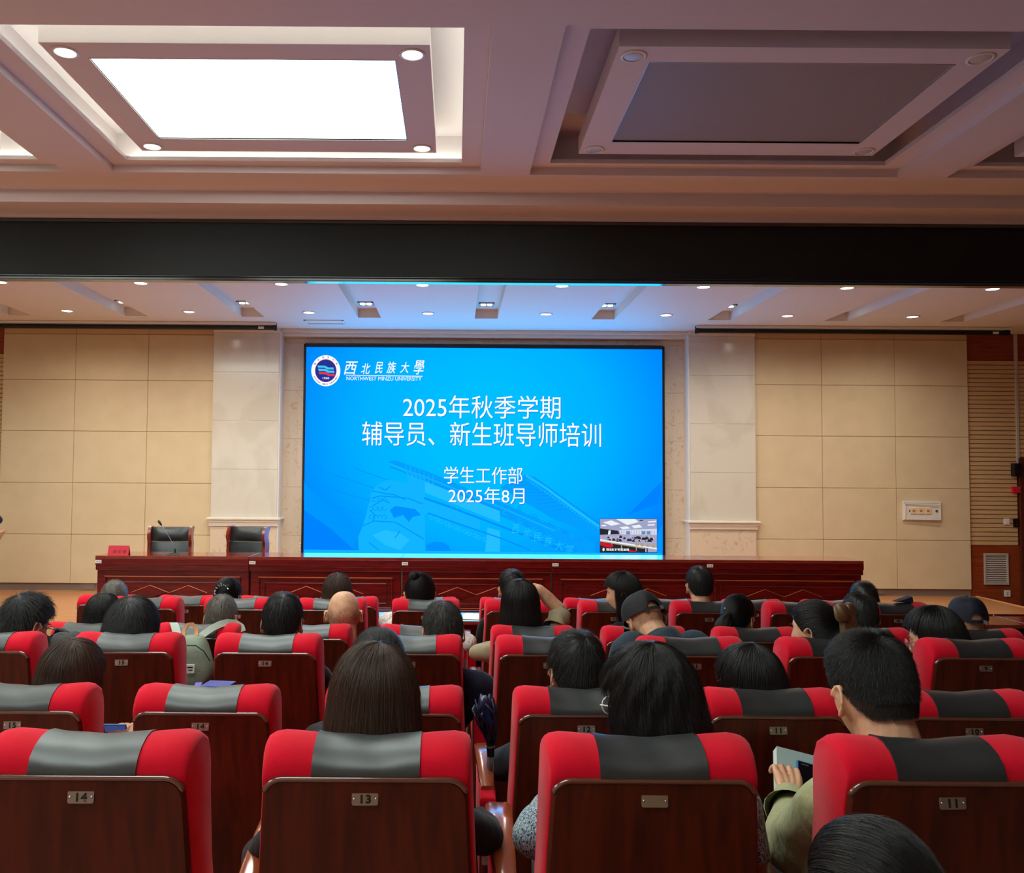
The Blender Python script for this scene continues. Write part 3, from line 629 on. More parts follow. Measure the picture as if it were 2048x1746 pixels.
# ------------------------------------------------------------------ conference desks on the stage
YDK = 10.0; ZT = P(959, 1116.5, YDK).z
ex = [P(x, 1118, YDK).x for x in (190, 498, 803, 1104, 1413, 1728)]
dnames = ['at the left end, red name card on it', 'second from the left end, empty chair behind it', 'third from left, under left half of screen', 'second from right, under right half of screen', 'at the right end of the row']
def rect_bar(b, x0, x1, z0, z1, wd, y, d, mi=0):
    b.box(x0, x1, y-d, y, z1-wd, z1, mi); b.box(x0, x1, y-d, y, z0, z0+wd, mi); b.box(x0, x0+wd, y-d, y, z0, z1, mi); b.box(x1-wd, x1, y-d, y, z0, z1, mi)
H = ZT-ZS
for i in range(5):
    x0, x1 = ex[i], ex[i+1]; wd = (x1-x0); cx = (x0+x1)/2; hw = wd/2-.002
    t = thing('conference_desk', 'dark red mahogany conference desk '+dnames[i], 'desk', (cx, YDK, ZS), 0, 'mahogany desks in a row on stage')
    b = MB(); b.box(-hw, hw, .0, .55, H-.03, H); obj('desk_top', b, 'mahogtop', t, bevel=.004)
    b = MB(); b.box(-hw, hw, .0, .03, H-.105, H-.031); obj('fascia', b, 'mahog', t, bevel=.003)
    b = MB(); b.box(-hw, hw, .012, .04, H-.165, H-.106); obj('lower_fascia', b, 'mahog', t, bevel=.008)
    b = MB(); b.box(-hw+.01, hw-.01, .05, .07, .08, H-.165); b.box(-hw+.005, -hw+.03, .07, .5, 0, H-.03); b.box(hw-.03, hw-.005, .07, .5, 0, H-.03); obj('carcass', b, 'mahog', t)
    b = MB(); b.box(-hw, hw, .03, .08, 0, .085); obj('skirting', b, 'mahog', t, bevel=.006)
    a, c = -hw+.10, hw-.10
    b = MB(); rect_bar(b, a, c, H-.585, H-.235, .016, .05, .020); obj('outer_moulding', b, 'mahog', t, bevel=.005)
    b = MB(); b.box(a, c, .0275, .034, H-.237, H-.231); obj('moulding_edge', b, 'gold_highlight', t)
    b = MB(); b.box(a+.14, c-.14, .0275, .034, H-.575, H-.570); obj('moulding_edge', b, 'gold_highlight', t)
    b = MB(); rect_bar(b, a+.065, c-.065, H-.53, H-.295, .012, .05, .014); obj('inner_moulding', b, 'mahog', t, bevel=.005)
    for s in (-1, 1):
        dc = s*.218+(-.04 if i == 0 else .0); zc = H-.415; rx, rz = .214, .082
        b = MB(); b.add([(dc-rx, .05, zc), (dc, .05, zc+rz), (dc+rx, .05, zc), (dc, .05, zc-rz), (dc-rx*.86, .036, zc), (dc, .036, zc+rz*.84), (dc+rx*.86, .036, zc), (dc, .036, zc-rz*.84)],
                        [(0, 1, 5, 4), (1, 2, 6, 5), (2, 3, 7, 6), (3, 0, 4, 7), (4, 5, 6, 7)]); dm = obj('diamond', b, 'mahog', t)
        b = MB()
        for (q0, q1) in (((dc-rx, zc), (dc, zc+rz)), ((dc, zc+rz), (dc+rx, zc))):
            b.add([(q0[0], .048, q0[1]), (q1[0], .048, q1[1]), (q1[0], .044, q1[1]-.005), (q0[0], .044, q0[1]-.005)], [(0, 1, 2, 3)])
        obj('diamond_highlight', b, 'gold_highlight', dm)  # upper bevels coloured bright to look lit
    b = MB(); b.box(-hw+.002, -hw+.072, -.002, 0, H-.085, H-.05); sk = obj('sticker', b, 'white', t)
    b = MB(); b.box(-hw+.015, -hw+.035, -.003, -.002, H-.072, H-.064); b.box(-hw+.048, -hw+.06, -.003, -.002, H-.076, H-.062); obj('sticker_print', b, 'grey', sk)
# name card
q = P(238, 1108, YDK+.12)
t = thing('name_card', 'red folded name card standing on left end desk', 'name card', (q.x, YDK+.12, ZT), .03)
b = MB(); b.add([(-.118, -.035, 0), (.118, -.035, 0), (.118, 0, .105), (-.118, 0, .105), (-.118, .035, 0), (.118, .035, 0), (-.118, -.032, 0), (.118, -.032, 0), (.118, 0, .1), (-.118, 0, .1)], [(0, 1, 2, 3), (3, 2, 5, 4), (6, 7, 8, 9)])
obj('card', b, 'crimson', t)
for k, (ch) in enumerate('吴宏谦'):
    me = text_mesh(ch, .045, .0); o = link('card_lettering', me, t); me.materials.append(M['brownink']); o.rotation_euler = (math.atan2(.105, .035), 0, 0); o.location = (-.065+k*.055, -.0290, .022)
# gooseneck microphone
q = P(350, 1106, YDK+.14)
t = thing('gooseneck_microphone', 'black gooseneck microphone on desk before left chair', 'microphone', (q.x, YDK+.14, ZT))
b = MB(); b.grid([[(sx*.085, sy*.05, 0) for sx, sy in ((-1, -1), (1, -1), (1, 1), (-1, 1))], [(sx*.06, sy*.035, .02) for sx, sy in ((-1, -1), (1, -1), (1, 1), (-1, 1))], [(sx*.018, sy*.012, .03) for sx, sy in ((-1, -1), (1, -1), (1, 1), (-1, 1))]], closev=True, cap0=True, cap1=True); obj('base', b, 'black', t, bevel=.003)
px_ = [(350, 1104), (349, 1092), (346, 1082), (338, 1068), (330, 1055), (323, 1045)]
pts = [Vector(((x-350)*.0058, -.02*(i/5), (1104-y)*.0058)) for i, (x, y) in enumerate(px_)]
b = MB(); b.cyl((0, 0, .02), (0, 0, .07), .009, n=12); obj('collar', b, 'black', t, smooth=True, auto=.8)
b = MB(); b.tube(pts, .0035, 8); obj('stem', b, 'grey', t, smooth=True)
b = MB(); d = (pts[-1]-pts[-2]).normalized(); b.tube([pts[-1]-d*.005, pts[-1]+d*.012, pts[-1]+d*.03, pts[-1]+d*.055, pts[-1]+d*.066], [.005, .011, .0145, .0145, .006], 12); obj('foam_windshield', b, 'black', t, smooth=True)
obj('microphone_cable', MB().tube([P(400, 1107.5, YDK+.15), P(410, 1106.5, YDK+.2), P(422, 1106.8, YDK+.18), P(430, 1108, YDK+.12)], .003, 6), 'black', None, label='thin cable lying on second desk near left chairs', category='cable')
for o in [bpy.data.objects['microphone_cable']]:
    for v in o.data.vertices: v.co.z = ZT+.004
# executive chairs
def exec_chair(px, yaw, label, Y=10.95):
    zt = P(px, 1053, Y).z; top = zt-ZS
    t = thing('meeting_chair', label, 'chair', (P(px, 1080, Y).x, Y, ZS), yaw, 'leather chairs behind the desks')
    # backrest: faces the audience (-Y)
    def pad(nm, z0, z1, bul, lean0, lean1):
        rows = []
        for k in range(7):
            u = k/6; z = z0+(z1-z0)*u; yy = (z-.48)*.16; e = math.sin(PI*min(max(u, .04), .96))**.5
            rows.append([(x*(.232), yy-.02-bul*e*(1-abs(x)**4)*.9, z) for x in np.linspace(-1, 1, 11)]+[(x*.232, yy+.05, z) for x in (1, -1)])
        b = MB().grid(rows, closev=True, cap0=True, cap1=True); obj(nm, b, 'chairleather', t, smooth=True, auto=1.0)
    pad('lower_back_cushion', .52, top-.195, .028, 0, 0); pad('upper_back_cushion', top-.187, top-.01, .045, 0, 0)
    for s in (-1, 1):
        b = MB(); rows = []
        for k in range(12):
            u = k/11; z = .30+(top-.30)*u; yy = (z-.48)*.16 - .055*math.exp(-((u-.86)/.1)**2)
            rows.append([(s*.234, yy-.035, z), (s*.272, yy-.03, z), (s*.275, yy+.07, z), (s*.234, yy+.07, z)])
        b.grid(rows, closev=True, cap0=True, cap1=True); obj('side_rail', b, 'chairwood', t, smooth=True, auto=.9)
        b = MB(); b.tube([(s*.26, .02, .66), (s*.275, -.12, .67), (s*.28, -.3, .66), (s*.27, -.38, .62), (s*.26, -.38, .40)], .022, 8); obj('armrest', b, 'chairwood', t, smooth=True)
        for yy in (-.38, .08):
            b = MB(); b.box(s*.25-.022, s*.25+.022, yy-.022, yy+.022, 0, .42); obj('leg', b, 'chairwood', t, bevel=.005)
    b = MB(); b.ell((0, -.16, .44), (.24, .24, .06), 14, e=.45); obj('seat_cushion', b, 'chairleather', t, smooth=True)
    b = MB(); b.box(-.24, .24, -.38, .06, .36, .40); obj('seat_frame', b, 'chairwood', t, bevel=.006)
    return t
exec_chair(338.5, 0.05, 'black leather meeting chair with wooden frame behind the microphone')
exec_chair(490, -.30, 'black leather meeting chair turned aside, beside the pillar')
# lectern and power sockets
xl = P(11, 1070, 10.5).x; zl_ = P(0, 1062, 10.5).z
t = thing('lectern', 'tan lectern top at the left edge of the stage', 'lectern', (xl-.47, 10.5, ZS))
b = MB(); b.add([(-.36, -.24, zl_-ZS-.09), (.36, -.24, zl_-ZS-.09), (.36, .24, zl_-ZS), (-.36, .24, zl_-ZS), (-.30, -.2, zl_-ZS-.15), (.30, -.2, zl_-ZS-.15), (.30, .22, zl_-ZS-.12), (-.30, .22, zl_-ZS-.12)], [(0, 1, 2, 3), (0, 1, 5, 4), (1, 2, 6, 5), (2, 3, 7, 6), (3, 0, 4, 7), (4, 5, 6, 7)]); obj('top', b, mat('lectern_wood', (176, 140, 108), .4), t, bevel=.006)
b = MB(); b.box(-.36, .02, -.16, .2, .06, zl_-ZS-.13); obj('pedestal', b, bpy.data.materials['lectern_wood'], t, bevel=.006)
b = MB(); b.box(-.42, .06, -.22, .25, 0, .06); obj('base', b, bpy.data.materials['lectern_wood'], t, bevel=.006)
q = P(599, 1094, 12.9)
t = thing('power_socket', 'small white socket beside bottom left of screen', 'socket', (q.x+.005, YR-.002, q.z))
b = MB(); b.box(-.02, .02, -.02, 0, -.06, .06); obj('body', b, 'white', t, bevel=.003); b = MB(); b.box(-.009, .009, -.022, -.02, .01, .035); b.box(-.009, .009, -.022, -.02, -.035, -.01); obj('outlet', b, 'grey', t)
# wall controls on the right
def wp(px, py, Y=YW-.05): q = P(px, py, Y); return q
q = wp(1842.5, 1021.5); s_ = .00725
t = thing('control_box', 'white wall control box with three cream switches, open door', 'control box', (q.x, YW-.05, q.z))
b = MB(); frame2 = lambda b, X0, X1, Z0, Z1, wd, y0, y1: (b.box(X0, X1, y0, y1, Z1-wd, Z1), b.box(X0, X1, y0, y1, Z0, Z0+wd), b.box(X0, X0+wd, y0, y1, Z0+wd, Z1-wd), b.box(X1-wd, X1, y0, y1, Z0+wd, Z1-wd))
frame2(b, -.275, .275, -.135, .135, .022, -.03, 0); obj('frame', b, 'white', t, bevel=.003)
b = MB(); b.box(-.25, .25, -.022, -.012, -.11, .11); obj('faceplate', b, 'white', t, bevel=.002)
for k in (-1, 0, 1):
    b = MB(); b.box(-.02+k*.105-.046, -.02+k*.105+.046, -.034, -.022, -.045, .045); sw = obj('switch', b, 'cream', t, bevel=.004)
    b = MB(); b.box(-.02+k*.105-.02, -.02+k*.105+.02, -.036, -.034, -.016, .016); obj('rocker', b, 'tan', sw, bevel=.001)
b = MB(); b.box(-.19, -.155, -.026, -.022, -.02, .015); obj('latch', b, 'grey', t)
b = MB(); b.cyl((.21, -.03, 0), (.21, -.022, 0), .018, n=16); obj('lock', b, 'grey', t)
b = MB(); T = Matrix.Translation((-.255, -.03, 0)) @ Matrix.Rotation(-.03, 4, 'Z') @ Matrix.Rotation(.012, 4, 'Y'); b.box(0, .5, -.006, 0, .098, .112, 0, T); b.box(0, .5, -.006, 0, -.128, -.106, 0, T); b.box(0, .012, -.006, 0, -.128, .112, 0, T); obj('door', b, 'white', t)
def fixture(nm, label, cat, px, py, w_, h_, d_, m, details=(), bev=.006, Y=YW-.015):
    q = P(px, py, Y); t = thing(nm, label, cat, (q.x, Y, q.z)); b = MB(); b.box(-w_/2, w_/2, -d_, 0, -h_/2, h_/2); obj('body', b, m, t, bevel=bev)
    for (n2, m2, x0, x1, z0, z1) in details: b = MB(); b.box(x0, x1, -d_-.004, -d_, z0, z1); obj(n2, b, m2, t, bevel=.001)
    return t
fixture('wall_speaker', 'small black box speaker high on the slatted wall', 'speaker', 2029, 939.5, .115, .19, .09, 'black', [('grille', 'led', -.03, .045, .01, .07), ('badge', 'grey', -.005, .03, .055, .062)])
fixture('fire_alarm', 'red fire alarm box below black wall speaker', 'alarm', 2030, 979.5, .115, .09, .05, 'red', [('lens', 'grey', -.01, .045, -.008, .01)])
fixture('light_switch', 'white light switch left of black access reader', 'switch', 2013, 1043.5, .09, .088, .012, 'white', [('rocker', 'white', -.03, .03, -.03, .03)], .003)
fixture('access_reader', 'black access reader beside the dark door', 'card reader', 2031, 1045.5, .085, .125, .02, 'black', [('light', 'rivet', .0, .014, -.03, -.016)], .008)
fixture('wall_outlet', 'white power outlet low on orange wood wall', 'socket', 2014, 1186.8, .092, .092, .012, 'white', [('outlet', 'grey', -.012, .012, -.02, -.01), ('outlet', 'grey', -.012, .012, .012, .02)], .003)
q = P(1992.5, 1138, YW-.02)
t = thing('vent_grille', 'silver louvred vent grille on orange wood wall', 'vent', (q.x, YW-.011, q.z))
b = MB(); frame2(b, -.178, .178, -.228, .228, .026, -.02, 0); obj('frame', b, 'alu', t, bevel=.003)
b = MB(); b.box(-.15, .15, -.003, .0, -.2, .2); obj('duct', b, 'black', t)
lm = None
for k in range(13):
    z = -.19+k*.0315
    if lm is None:
        b = MB(); b.add([(-.152, -.018, -.004), (.152, -.018, -.004), (.152, -.004, .016), (-.152, -.004, .016), (-.152, -.016, -.008), (.152, -.016, -.008), (.152, -.002, .012), (-.152, -.002, .012)], [(0, 1, 2, 3), (4, 5, 6, 7), (0, 1, 5, 4), (2, 3, 7, 6), (0, 3, 7, 4), (1, 2, 6, 5)]); lm = mesh('louvre', b, 'alu')
    o = link('louvre', lm, t); o.location = (0, 0, z)
# ------------------------------------------------------------------ front row of tables
xt = P(182, 1240, 7.0).x; L_ = 1.865; zt_ = .75
for i in range(5):
    x0 = xt+i*L_
    t = thing('audience_table', 'glossy dark red table before front row seats, '+['left end', 'second from left, below left part of screen', 'middle, reflecting the blue screen', 'second from right', 'right end'][i], 'table', (x0+L_/2, 7.0, 0), 0, 'tables before the front row')
    h = L_/2-.003
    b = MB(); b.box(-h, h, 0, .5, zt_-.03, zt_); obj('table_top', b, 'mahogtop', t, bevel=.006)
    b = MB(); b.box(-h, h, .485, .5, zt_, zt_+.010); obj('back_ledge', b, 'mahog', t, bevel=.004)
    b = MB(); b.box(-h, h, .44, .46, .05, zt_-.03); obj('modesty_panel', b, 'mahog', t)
    for s in (-1, 1): b = MB(); b.box(s*(h-.02)-.015, s*(h-.02)+.015, .04, .44, 0, zt_-.03); obj('side_panel', b, 'mahog', t)
q = P(944, 1230, 7.25)
b = MB(); b.box(-.09, .12, -.14, .15, 0, .003, 0, Matrix.Translation((q.x, 7.22, zt_+.001)) @ Matrix.Rotation(-.25, 4, 'Z')); obj('paper_sheet', b, 'paper', None, label='white paper sheet lying on front table near middle gap', category='paper')

# ------------------------------------------------------------------ theatre seats
PT = .95
def yb(z): return (PT-z)*.10
def prof_back():
    return [(yb(.36)+.016, .36), (yb(.6)+.016, .6), (yb(.8)+.015, .8), (.014, .925), (.004, .948), (.004, .962), (.014, .982), (.034, .999), (.062, 1.010), (.090, 1.013), (.118, 1.008), (.142, .992), (.156, .965), (.158, .93), (.15, .87), (yb(.75)+.125, .75), (yb(.6)+.13, .6), (yb(.45)+.135, .45), (yb(.36)+.12, .36)]
def halfw(z): return .212+.028*max(0, min(1, (PT-z)/.6)) if z < PT else .212
bk = MB(); pr = prof_back(); rows = []
for u in (-1, -.985, -.94, -.84, -.68, -.52, 0, .52, .68, .84, .94, .985, 1):
    row = []
    cy_ = .085; cz_ = .70
    for (y, z) in pr:
        hw_ = halfw(z)+.001
        e = 1-abs(u)
        sh = {1: .935, .985: .975, .94: .996}.get(abs(u), 1)
        yc = yb(z)+.08
        lift = .006*math.exp(-((abs(u)-.8)/.16)**2) if z > .95 else 0
        dip = -.009*(1-(u/.52)**2) if (abs(u) < .52 and z > .97) else 0
        zz_ = z if z < .9 else .9+(z-.9)*(1-(1-sh)*2.0)
        hq_ = hw_-.008*max(0, min(1, 1-(y-yb(z)-.012)/.07)) if z < 1.0 else hw_-.003
        row.append((u*hq_, yc+(y-yc)*sh, zz_+lift+dip))
    rows.append(row)
bk.grid(rows, closev=True, cap0=True, cap1=True)
ME_back = mesh('backrest', bk, 'red', True, auto=1.2)
# leather band over the headrest
ld = MB(); rows = []; w0 = .107
for u in np.linspace(-1, 1, 13):
    row = []
    for (y, z) in pr[3:15]:
        yc = .085; zc = .93
        dy, dz = y-yc, z-zc; l = math.hypot(dy, dz); k = (l+.004)/l
        dip = -.009*(1-u*u)*(1 if z > .97 else 0)
        row.append((u*w0, yc+dy*k, zc+dz*k+dip+.001*math.sin(u*7+z*60)))
    rows.append(row)
inner = [[(p[0], .085+(p[1]-.085)*.9, .93+(p[2]-.93)*.9) for p in r] for r in rows]
ld.grid(rows); ld.grid(inner)
ld.grid([rows[0], inner[0]]); ld.grid([rows[-1], inner[-1]])
ME_band = mesh('headrest_band', ld, 'leather', True, auto=1.0)
# wooden back panel with rounded top corners
def panel_poly(inset=0):
    pts = []; r = .04; wt = .203-inset; wb = .232-inset; z1 = PT-inset
    for k in range(9): a = PI-PI/2*k/8; pts.append((-wt+r+r*math.cos(a), z1-r+r*math.sin(a)))
    for k in range(9): a = PI/2-PI/2*k/8; pts.append((wt-r+r*math.cos(a), z1-r+r*math.sin(a)))
    pts += [(wb, .34+.03), (wb-.03, .34), (-wb+.03, .34), (-wb, .34+.03)]
    return pts
def pan(poly, off): return [(x, yb(z)+off+.004, z) for x, z in poly]
pb = MB(); A = panel_poly(0); B_ = panel_poly(.006)
pb.grid([pan(B_, .016), pan(A, .012), pan(A, .002)], 1, closev=True)
pb.grid([pan(A, .002), pan(B_, -.004)], 1, closev=True)
n_ = len(B_); 
# face as vertical strips so it follows the curve
pb.add(pan(B_, -.004), [tuple(range(n_))], 0); pb.add(pan(B_, .016), [tuple(range(n_))], 0)
ME_panel = mesh('back_panel', pb, ['seatwood', 'seatwood'], False)
for p_ in ME_panel.polygons: p_.use_smooth = False
tb = MB(); top = [(x, z) for x, z in A if z > PT-.045]
tb.tube([(x, yb(z)+.004, z-.001) for x, z in top[2:-2]], .0062, 8); ME_trim = mesh('panel_edge', tb, 'seatwood', True)
M['edge'] = mat('polished_edge_highlight', (104, 56, 40), .14, coat=1.0, spec=.8); ME_trim.materials[0] = M['edge']  # rounded edge, its chamfer highlight painted in as a paler brown
sc_ = MB(); sc_.ell((0, .36, .425), (.222, .245, .055), 14, e=.42); ME_seat = mesh('seat_cushion', sc_, 'red', True)
sb_ = MB(); sb_.box(-.205, .205, .16, .56, .345, .385); ME_shell = mesh('seat_shell', sb_, 'seatwood', bevel=.01)
am = MB(); rows = []
for (y, wdt, z) in ((.17, .020, .685), (.24, .024, .693), (.34, .027, .70), (.45, .031, .705), (.56, .033, .70), (.60, .030, .69)):
    rows.append([(-wdt, y, z-.022), (wdt, y, z-.022), (wdt, y, z-.004), (wdt*.7, y, z), (-wdt*.7, y, z), (-wdt, y, z-.004)])
am.grid(rows, closev=True, cap0=True, cap1=True); ME_arm = mesh('armrest', am, 'armwood', True, auto=.7)
sp_ = MB(); sp_.prism([(.13, .40), (.13, .66), (.18, .676), (.57, .68), (.57, .42), (.40, .38)], -.026, .026, axis='X'); ME_side = mesh('arm_panel', sp_, 'red', bevel=.008)
pd = MB(); pd.prism([(.06, .02), (.03, .50), (.10, .56), (.13, .56), (.13, .40), (.40, .38), (.44, .30), (.46, .02)], -.022, .022, axis='X'); ME_ped = mesh('pedestal', pd, 'seatwood', bevel=.006)
ft = MB(); ft.box(-.04, .04, .03, .48, 0, .025); ME_foot = mesh('foot_plate', ft, 'black', bevel=.004)
npb = MB()
def rrect(w_, h_, r, y, n=5):
    pts = []
    for (sx, sz, a0) in ((1, 1, 0), (-1, 1, PI/2), (-1, -1, PI), (1, -1, 1.5*PI)):
        for k in range(n): a = a0+PI/2*k/(n-1); pts.append((sx*(w_-r)+r*math.cos(a), y, sz*(h_-r)+r*math.sin(a)))
    return pts
npb.grid([rrect(.0262, .0128, .004, 0), rrect(.0262, .0128, .004, -.0012), rrect(.0256, .0122, .0036, -.0018)], closev=True, cap0=True, cap1=True); ME_plate = mesh('number_plate', npb, 'steel')
rv = MB(); rv.ell((0, -.002, 0), (.0026, .0016, .0026), 6); ME_rivet = mesh('rivet', rv, 'rivet', True)
DIG = {}
def digits(n):
    if n not in DIG:
        me = text_mesh(str(n), .0215, .0010, 0, 1.15, 'CENTER'); me.materials.clear(); me.materials.append(M['digit'])
        for v in me.vertices: x, y, z = v.co; v.co = (x*1.1, -.0021, y-.0078)
        DIG[n] = me
    return DIG[n]
rown = {0: 'row behind the camera side', 1: 'nearest row', 2: 'second row', 3: 'third row', 4: 'fourth row', 5: 'fifth row', 6: 'front row'}
SEATS = {1: [(163, 14), (731, 13), (1310, 0), (1905, 11)],
         2: [(28, 15), (403, 14), (787, 13), (1173, 12), (1556, 11), (1947, 10)],
         3: [(-45, 16), (243, 15), (530, 14), (818, 13), (1100, 12), (1390, 11), (1680, 10), (1972, 9)],
         4: [(-58, 17), (167, 16), (392, 15), (617, 14), (843, 13), (1068, 12), (1293, 11), (1520, 10), (1745, 9), (1970, 8)],
         5: [(287, 16), (475, 15), (662, 14), (852, 13), (1040, 12), (1230, 11), (1418, 10), (1607, 9), (1795, 8)],
         6: [(212, 16), (372, 15), (535, 14), (696, 13), (856, 12), (1020, 11), (1190, 10), (1350, 9), (1510, 8), (1670, 7)]}
SX = {}
def seat(X, Y, z, num, label, group, armleft=False):
    t = thing('theatre_seat', label, 'seat', (X, Y, z), 0, group)
    link('backrest', ME_back, t); link('headrest_band', ME_band, t); p = link('back_panel', ME_panel, t); link('panel_edge', ME_trim, p)
    link('seat_cushion', ME_seat, t); link('seat_shell', ME_shell, t)
    pl = link('number_plate', ME_plate, t); pl.location = (0, yb(PT-.038)-.0003, PT-.038); pl.rotation_euler = (-.1, random.uniform(-.02, .02), 0)
    if num: link('numerals', digits(num), pl)
    for s in (-1, 1): r = link('rivet', ME_rivet, pl); r.location = (s*.0215, 0, 0)
    for s in ((1, -1) if armleft else (1,)):
        a = link('arm_panel', ME_side, t); a.location = (s*.29, 0, 0)
        a = link('armrest', ME_arm, t); a.location = (s*.29, 0, 0); a = link('pedestal', ME_ped, t); a.location = (s*.29, 0, 0); a = link('foot_plate', ME_foot, t); a.location = (s*.29, 0, 0)
    return t
occ = {(1, 13): 'woman with long brown-black hair before it', (1, 0): 'woman in blue tweed before it', (1, 11): 'man in khaki shirt before it', (1, 14): 'nobody in it'}
for r in (1, 2, 3, 4, 5, 6):
    for i, (px, num) in enumerate(SEATS[r]):
        X = P(px, 1100 if r > 3 else 1500 if r == 1 else 1300, ROWY[r]).x; SX[(r, num)] = X
        if r == 1: lab = {14: 'empty red theatre seat in nearest row, leftmost, plate 14', 13: 'red theatre seat behind long brown-haired woman, nearest row, plate 13', 0: 'red theatre seat with blank number plate, nearest row', 11: 'red theatre seat of khaki shirt man, nearest row, plate 11'}[num]
        elif r <= 3: lab = f"red theatre seat number {num} in {rown[r]}, {ordn[i]} from the left"
        else: lab = f"red theatre seat with grey headrest band, {rown[r]}, {ordn[i]} from the left"
        seat(X, ROWY[r], TIER[r], num, lab, 'red theatre seats', i == 0)
SX[(0, 1)] = P(1760, 1700, 1.2).x
seat(SX[(0, 1)], ROWY[0], TIER[0], 0, 'red theatre seat nearest the camera under the bottom right head', 'red theatre seats', True)
# ------------------------------------------------------------------ people
def remesh(b, voxel, smooth=6, fac=.5, mats=('skin',)):
    me = bpy.data.meshes.new('tmp'); me.from_pydata(b.v, [], b.f)
    o = bpy.data.objects.new('tmp', me); C.objects.link(o)
    m = o.modifiers.new('r', 'REMESH'); m.mode = 'VOXEL'; m.voxel_size = voxel; m.use_smooth_shade = True
    s_ = o.modifiers.new('s', 'SMOOTH'); s_.iterations = smooth; s_.factor = fac
    dg = bpy.context.evaluated_depsgraph_get(); e = o.evaluated_get(dg).to_mesh()
    n = len(e.vertices); co = np.empty(n*3); e.vertices.foreach_get('co', co); co = co.reshape(-1, 3)
    q = np.array([p.vertices[:] if len(p.vertices) == 4 else (*p.vertices, p.vertices[2]) for p in e.polygons])
    o.evaluated_get(dg).to_mesh_clear(); bpy.data.objects.remove(o); bpy.data.meshes.remove(me)
    return co, q
def cap(b, p0, r0, p1, r1, n=10, flat=None):
    """tapered capsule"""
    p0 = Vector(p0); p1 = Vector(p1); d = p1-p0; L_ = d.length
    if L_ < 1e-5: b.ell(p0, (r0, r0, r0), 8); return
    q = d.to_track_quat('Z', 'Y'); rows = []
    for k in range(4):
        a = -PI/2+PI/2*(k+.35)/4; rows.append([p0+q @ Vector((r0*math.cos(a)*math.cos(t_), r0*math.cos(a)*math.sin(t_), r0*math.sin(a))) for t_ in np.arange(n)*2*PI/n])
    rows.append([p0+q @ Vector((r0*math.cos(t_), r0*math.sin(t_), 0)) for t_ in np.arange(n)*2*PI/n])
    rows.append([p1+q @ Vector((r1*math.cos(t_), r1*math.sin(t_), 0)) for t_ in np.arange(n)*2*PI/n])
    for k in range(4):
        a = PI/2*(k+.65)/4; rows.append([p1+q @ Vector((r1*math.cos(a)*math.cos(t_), r1*math.cos(a)*math.sin(t_), r1*math.sin(a))) for t_ in np.arange(n)*2*PI/n])
    b.grid(rows, closev=True, cap0=True, cap1=True)
A3 = np.array([.074, .094, .116])   # skull half axes
def warp(U):
    s = np.sqrt(U[..., 0]**2+U[..., 1]**2)+1e-9; k = s**.80/s
    return np.stack([U[..., 0]*k, U[..., 1]*k, np.sign(U[..., 2])*np.abs(U[..., 2])**.94], -1)
def head_source(fem=False, jaw=1.0):
    b = MB(); rows = []; nt, npn = 30, 44
    for i in range(1, nt):
        th = PI*i/nt; row = []
        for j in range(npn):
            ph = 2*PI*j/npn
            u = np.array([math.sin(th)*math.cos(ph), math.sin(th)*math.sin(ph), math.cos(th)])
            x, y, z = warp(u)*A3
            if z < 0:
                k = -u[2]; x *= 1-.30*k**1.6*(1.08 if fem else 1); y = y*(1-.10*k) + (.014*k if y > 0 else .030*k**1.2)
            if y < 0 and z > -.03: y *= 1.0
            if y > 0:   # face relief
                g = lambda x0, z0, sx, sz, a: a*math.exp(-((x-x0)/sx)**2-((z-z0)/sz)**2)
                f = max(0, u[1])
                y += f*(g(0, -.018, .011, .026, .016)+g(0, -.032, .013, .010, .010)+g(.032, .008, .017, .012, -.008)+g(-.032, .008, .017, .012, -.008)
                        +g(0, .028, .05, .010, .004)+g(0, -.058, .022, .006, .006)+g(0, -.068, .018, .006, .005)+g(0, -.096, .026, .014, .007)+g(.045, -.02, .02, .02, .004)+g(-.045, -.02, .02, .02, .004))
            row.append((x, y, z))
        rows.append(row)
    b.grid(rows, closev=True, cap0=True, cap1=True)
    r = .050 if fem else .060
    cap(b, (0, -.020, -.06), r, (0, -.045, -.20), r*1.12, 14)
    for s in (-1, 1):     # ears
        T = Matrix.Rotation(s*-.42, 3, 'Z') @ Matrix.Rotation(.18, 3, 'X')
        e_ = []
        for k in range(15):
            a = -1.9+k/14*4.6+.2
            yy = -math.cos(a)*.0165+.0; zz = math.sin(a)*.030
            e_.append(Vector((s*.081, -.004, -.012))+T @ Vector((s*(.004+.010*max(0, -yy/.0165)), yy, zz)))
        b.tube(e_, .0048, 8)
        b.ell(Vector((s*.0785, -.002, -.012)), (.006, .014, .026), 8, T=T)
        b.ell(Vector((s*.079, .004, -.040)), (.005, .008, .009), 7)
    return b
HEADS = {f: remesh(head_source(f), .0046, 3, .5) for f in (False, True)}
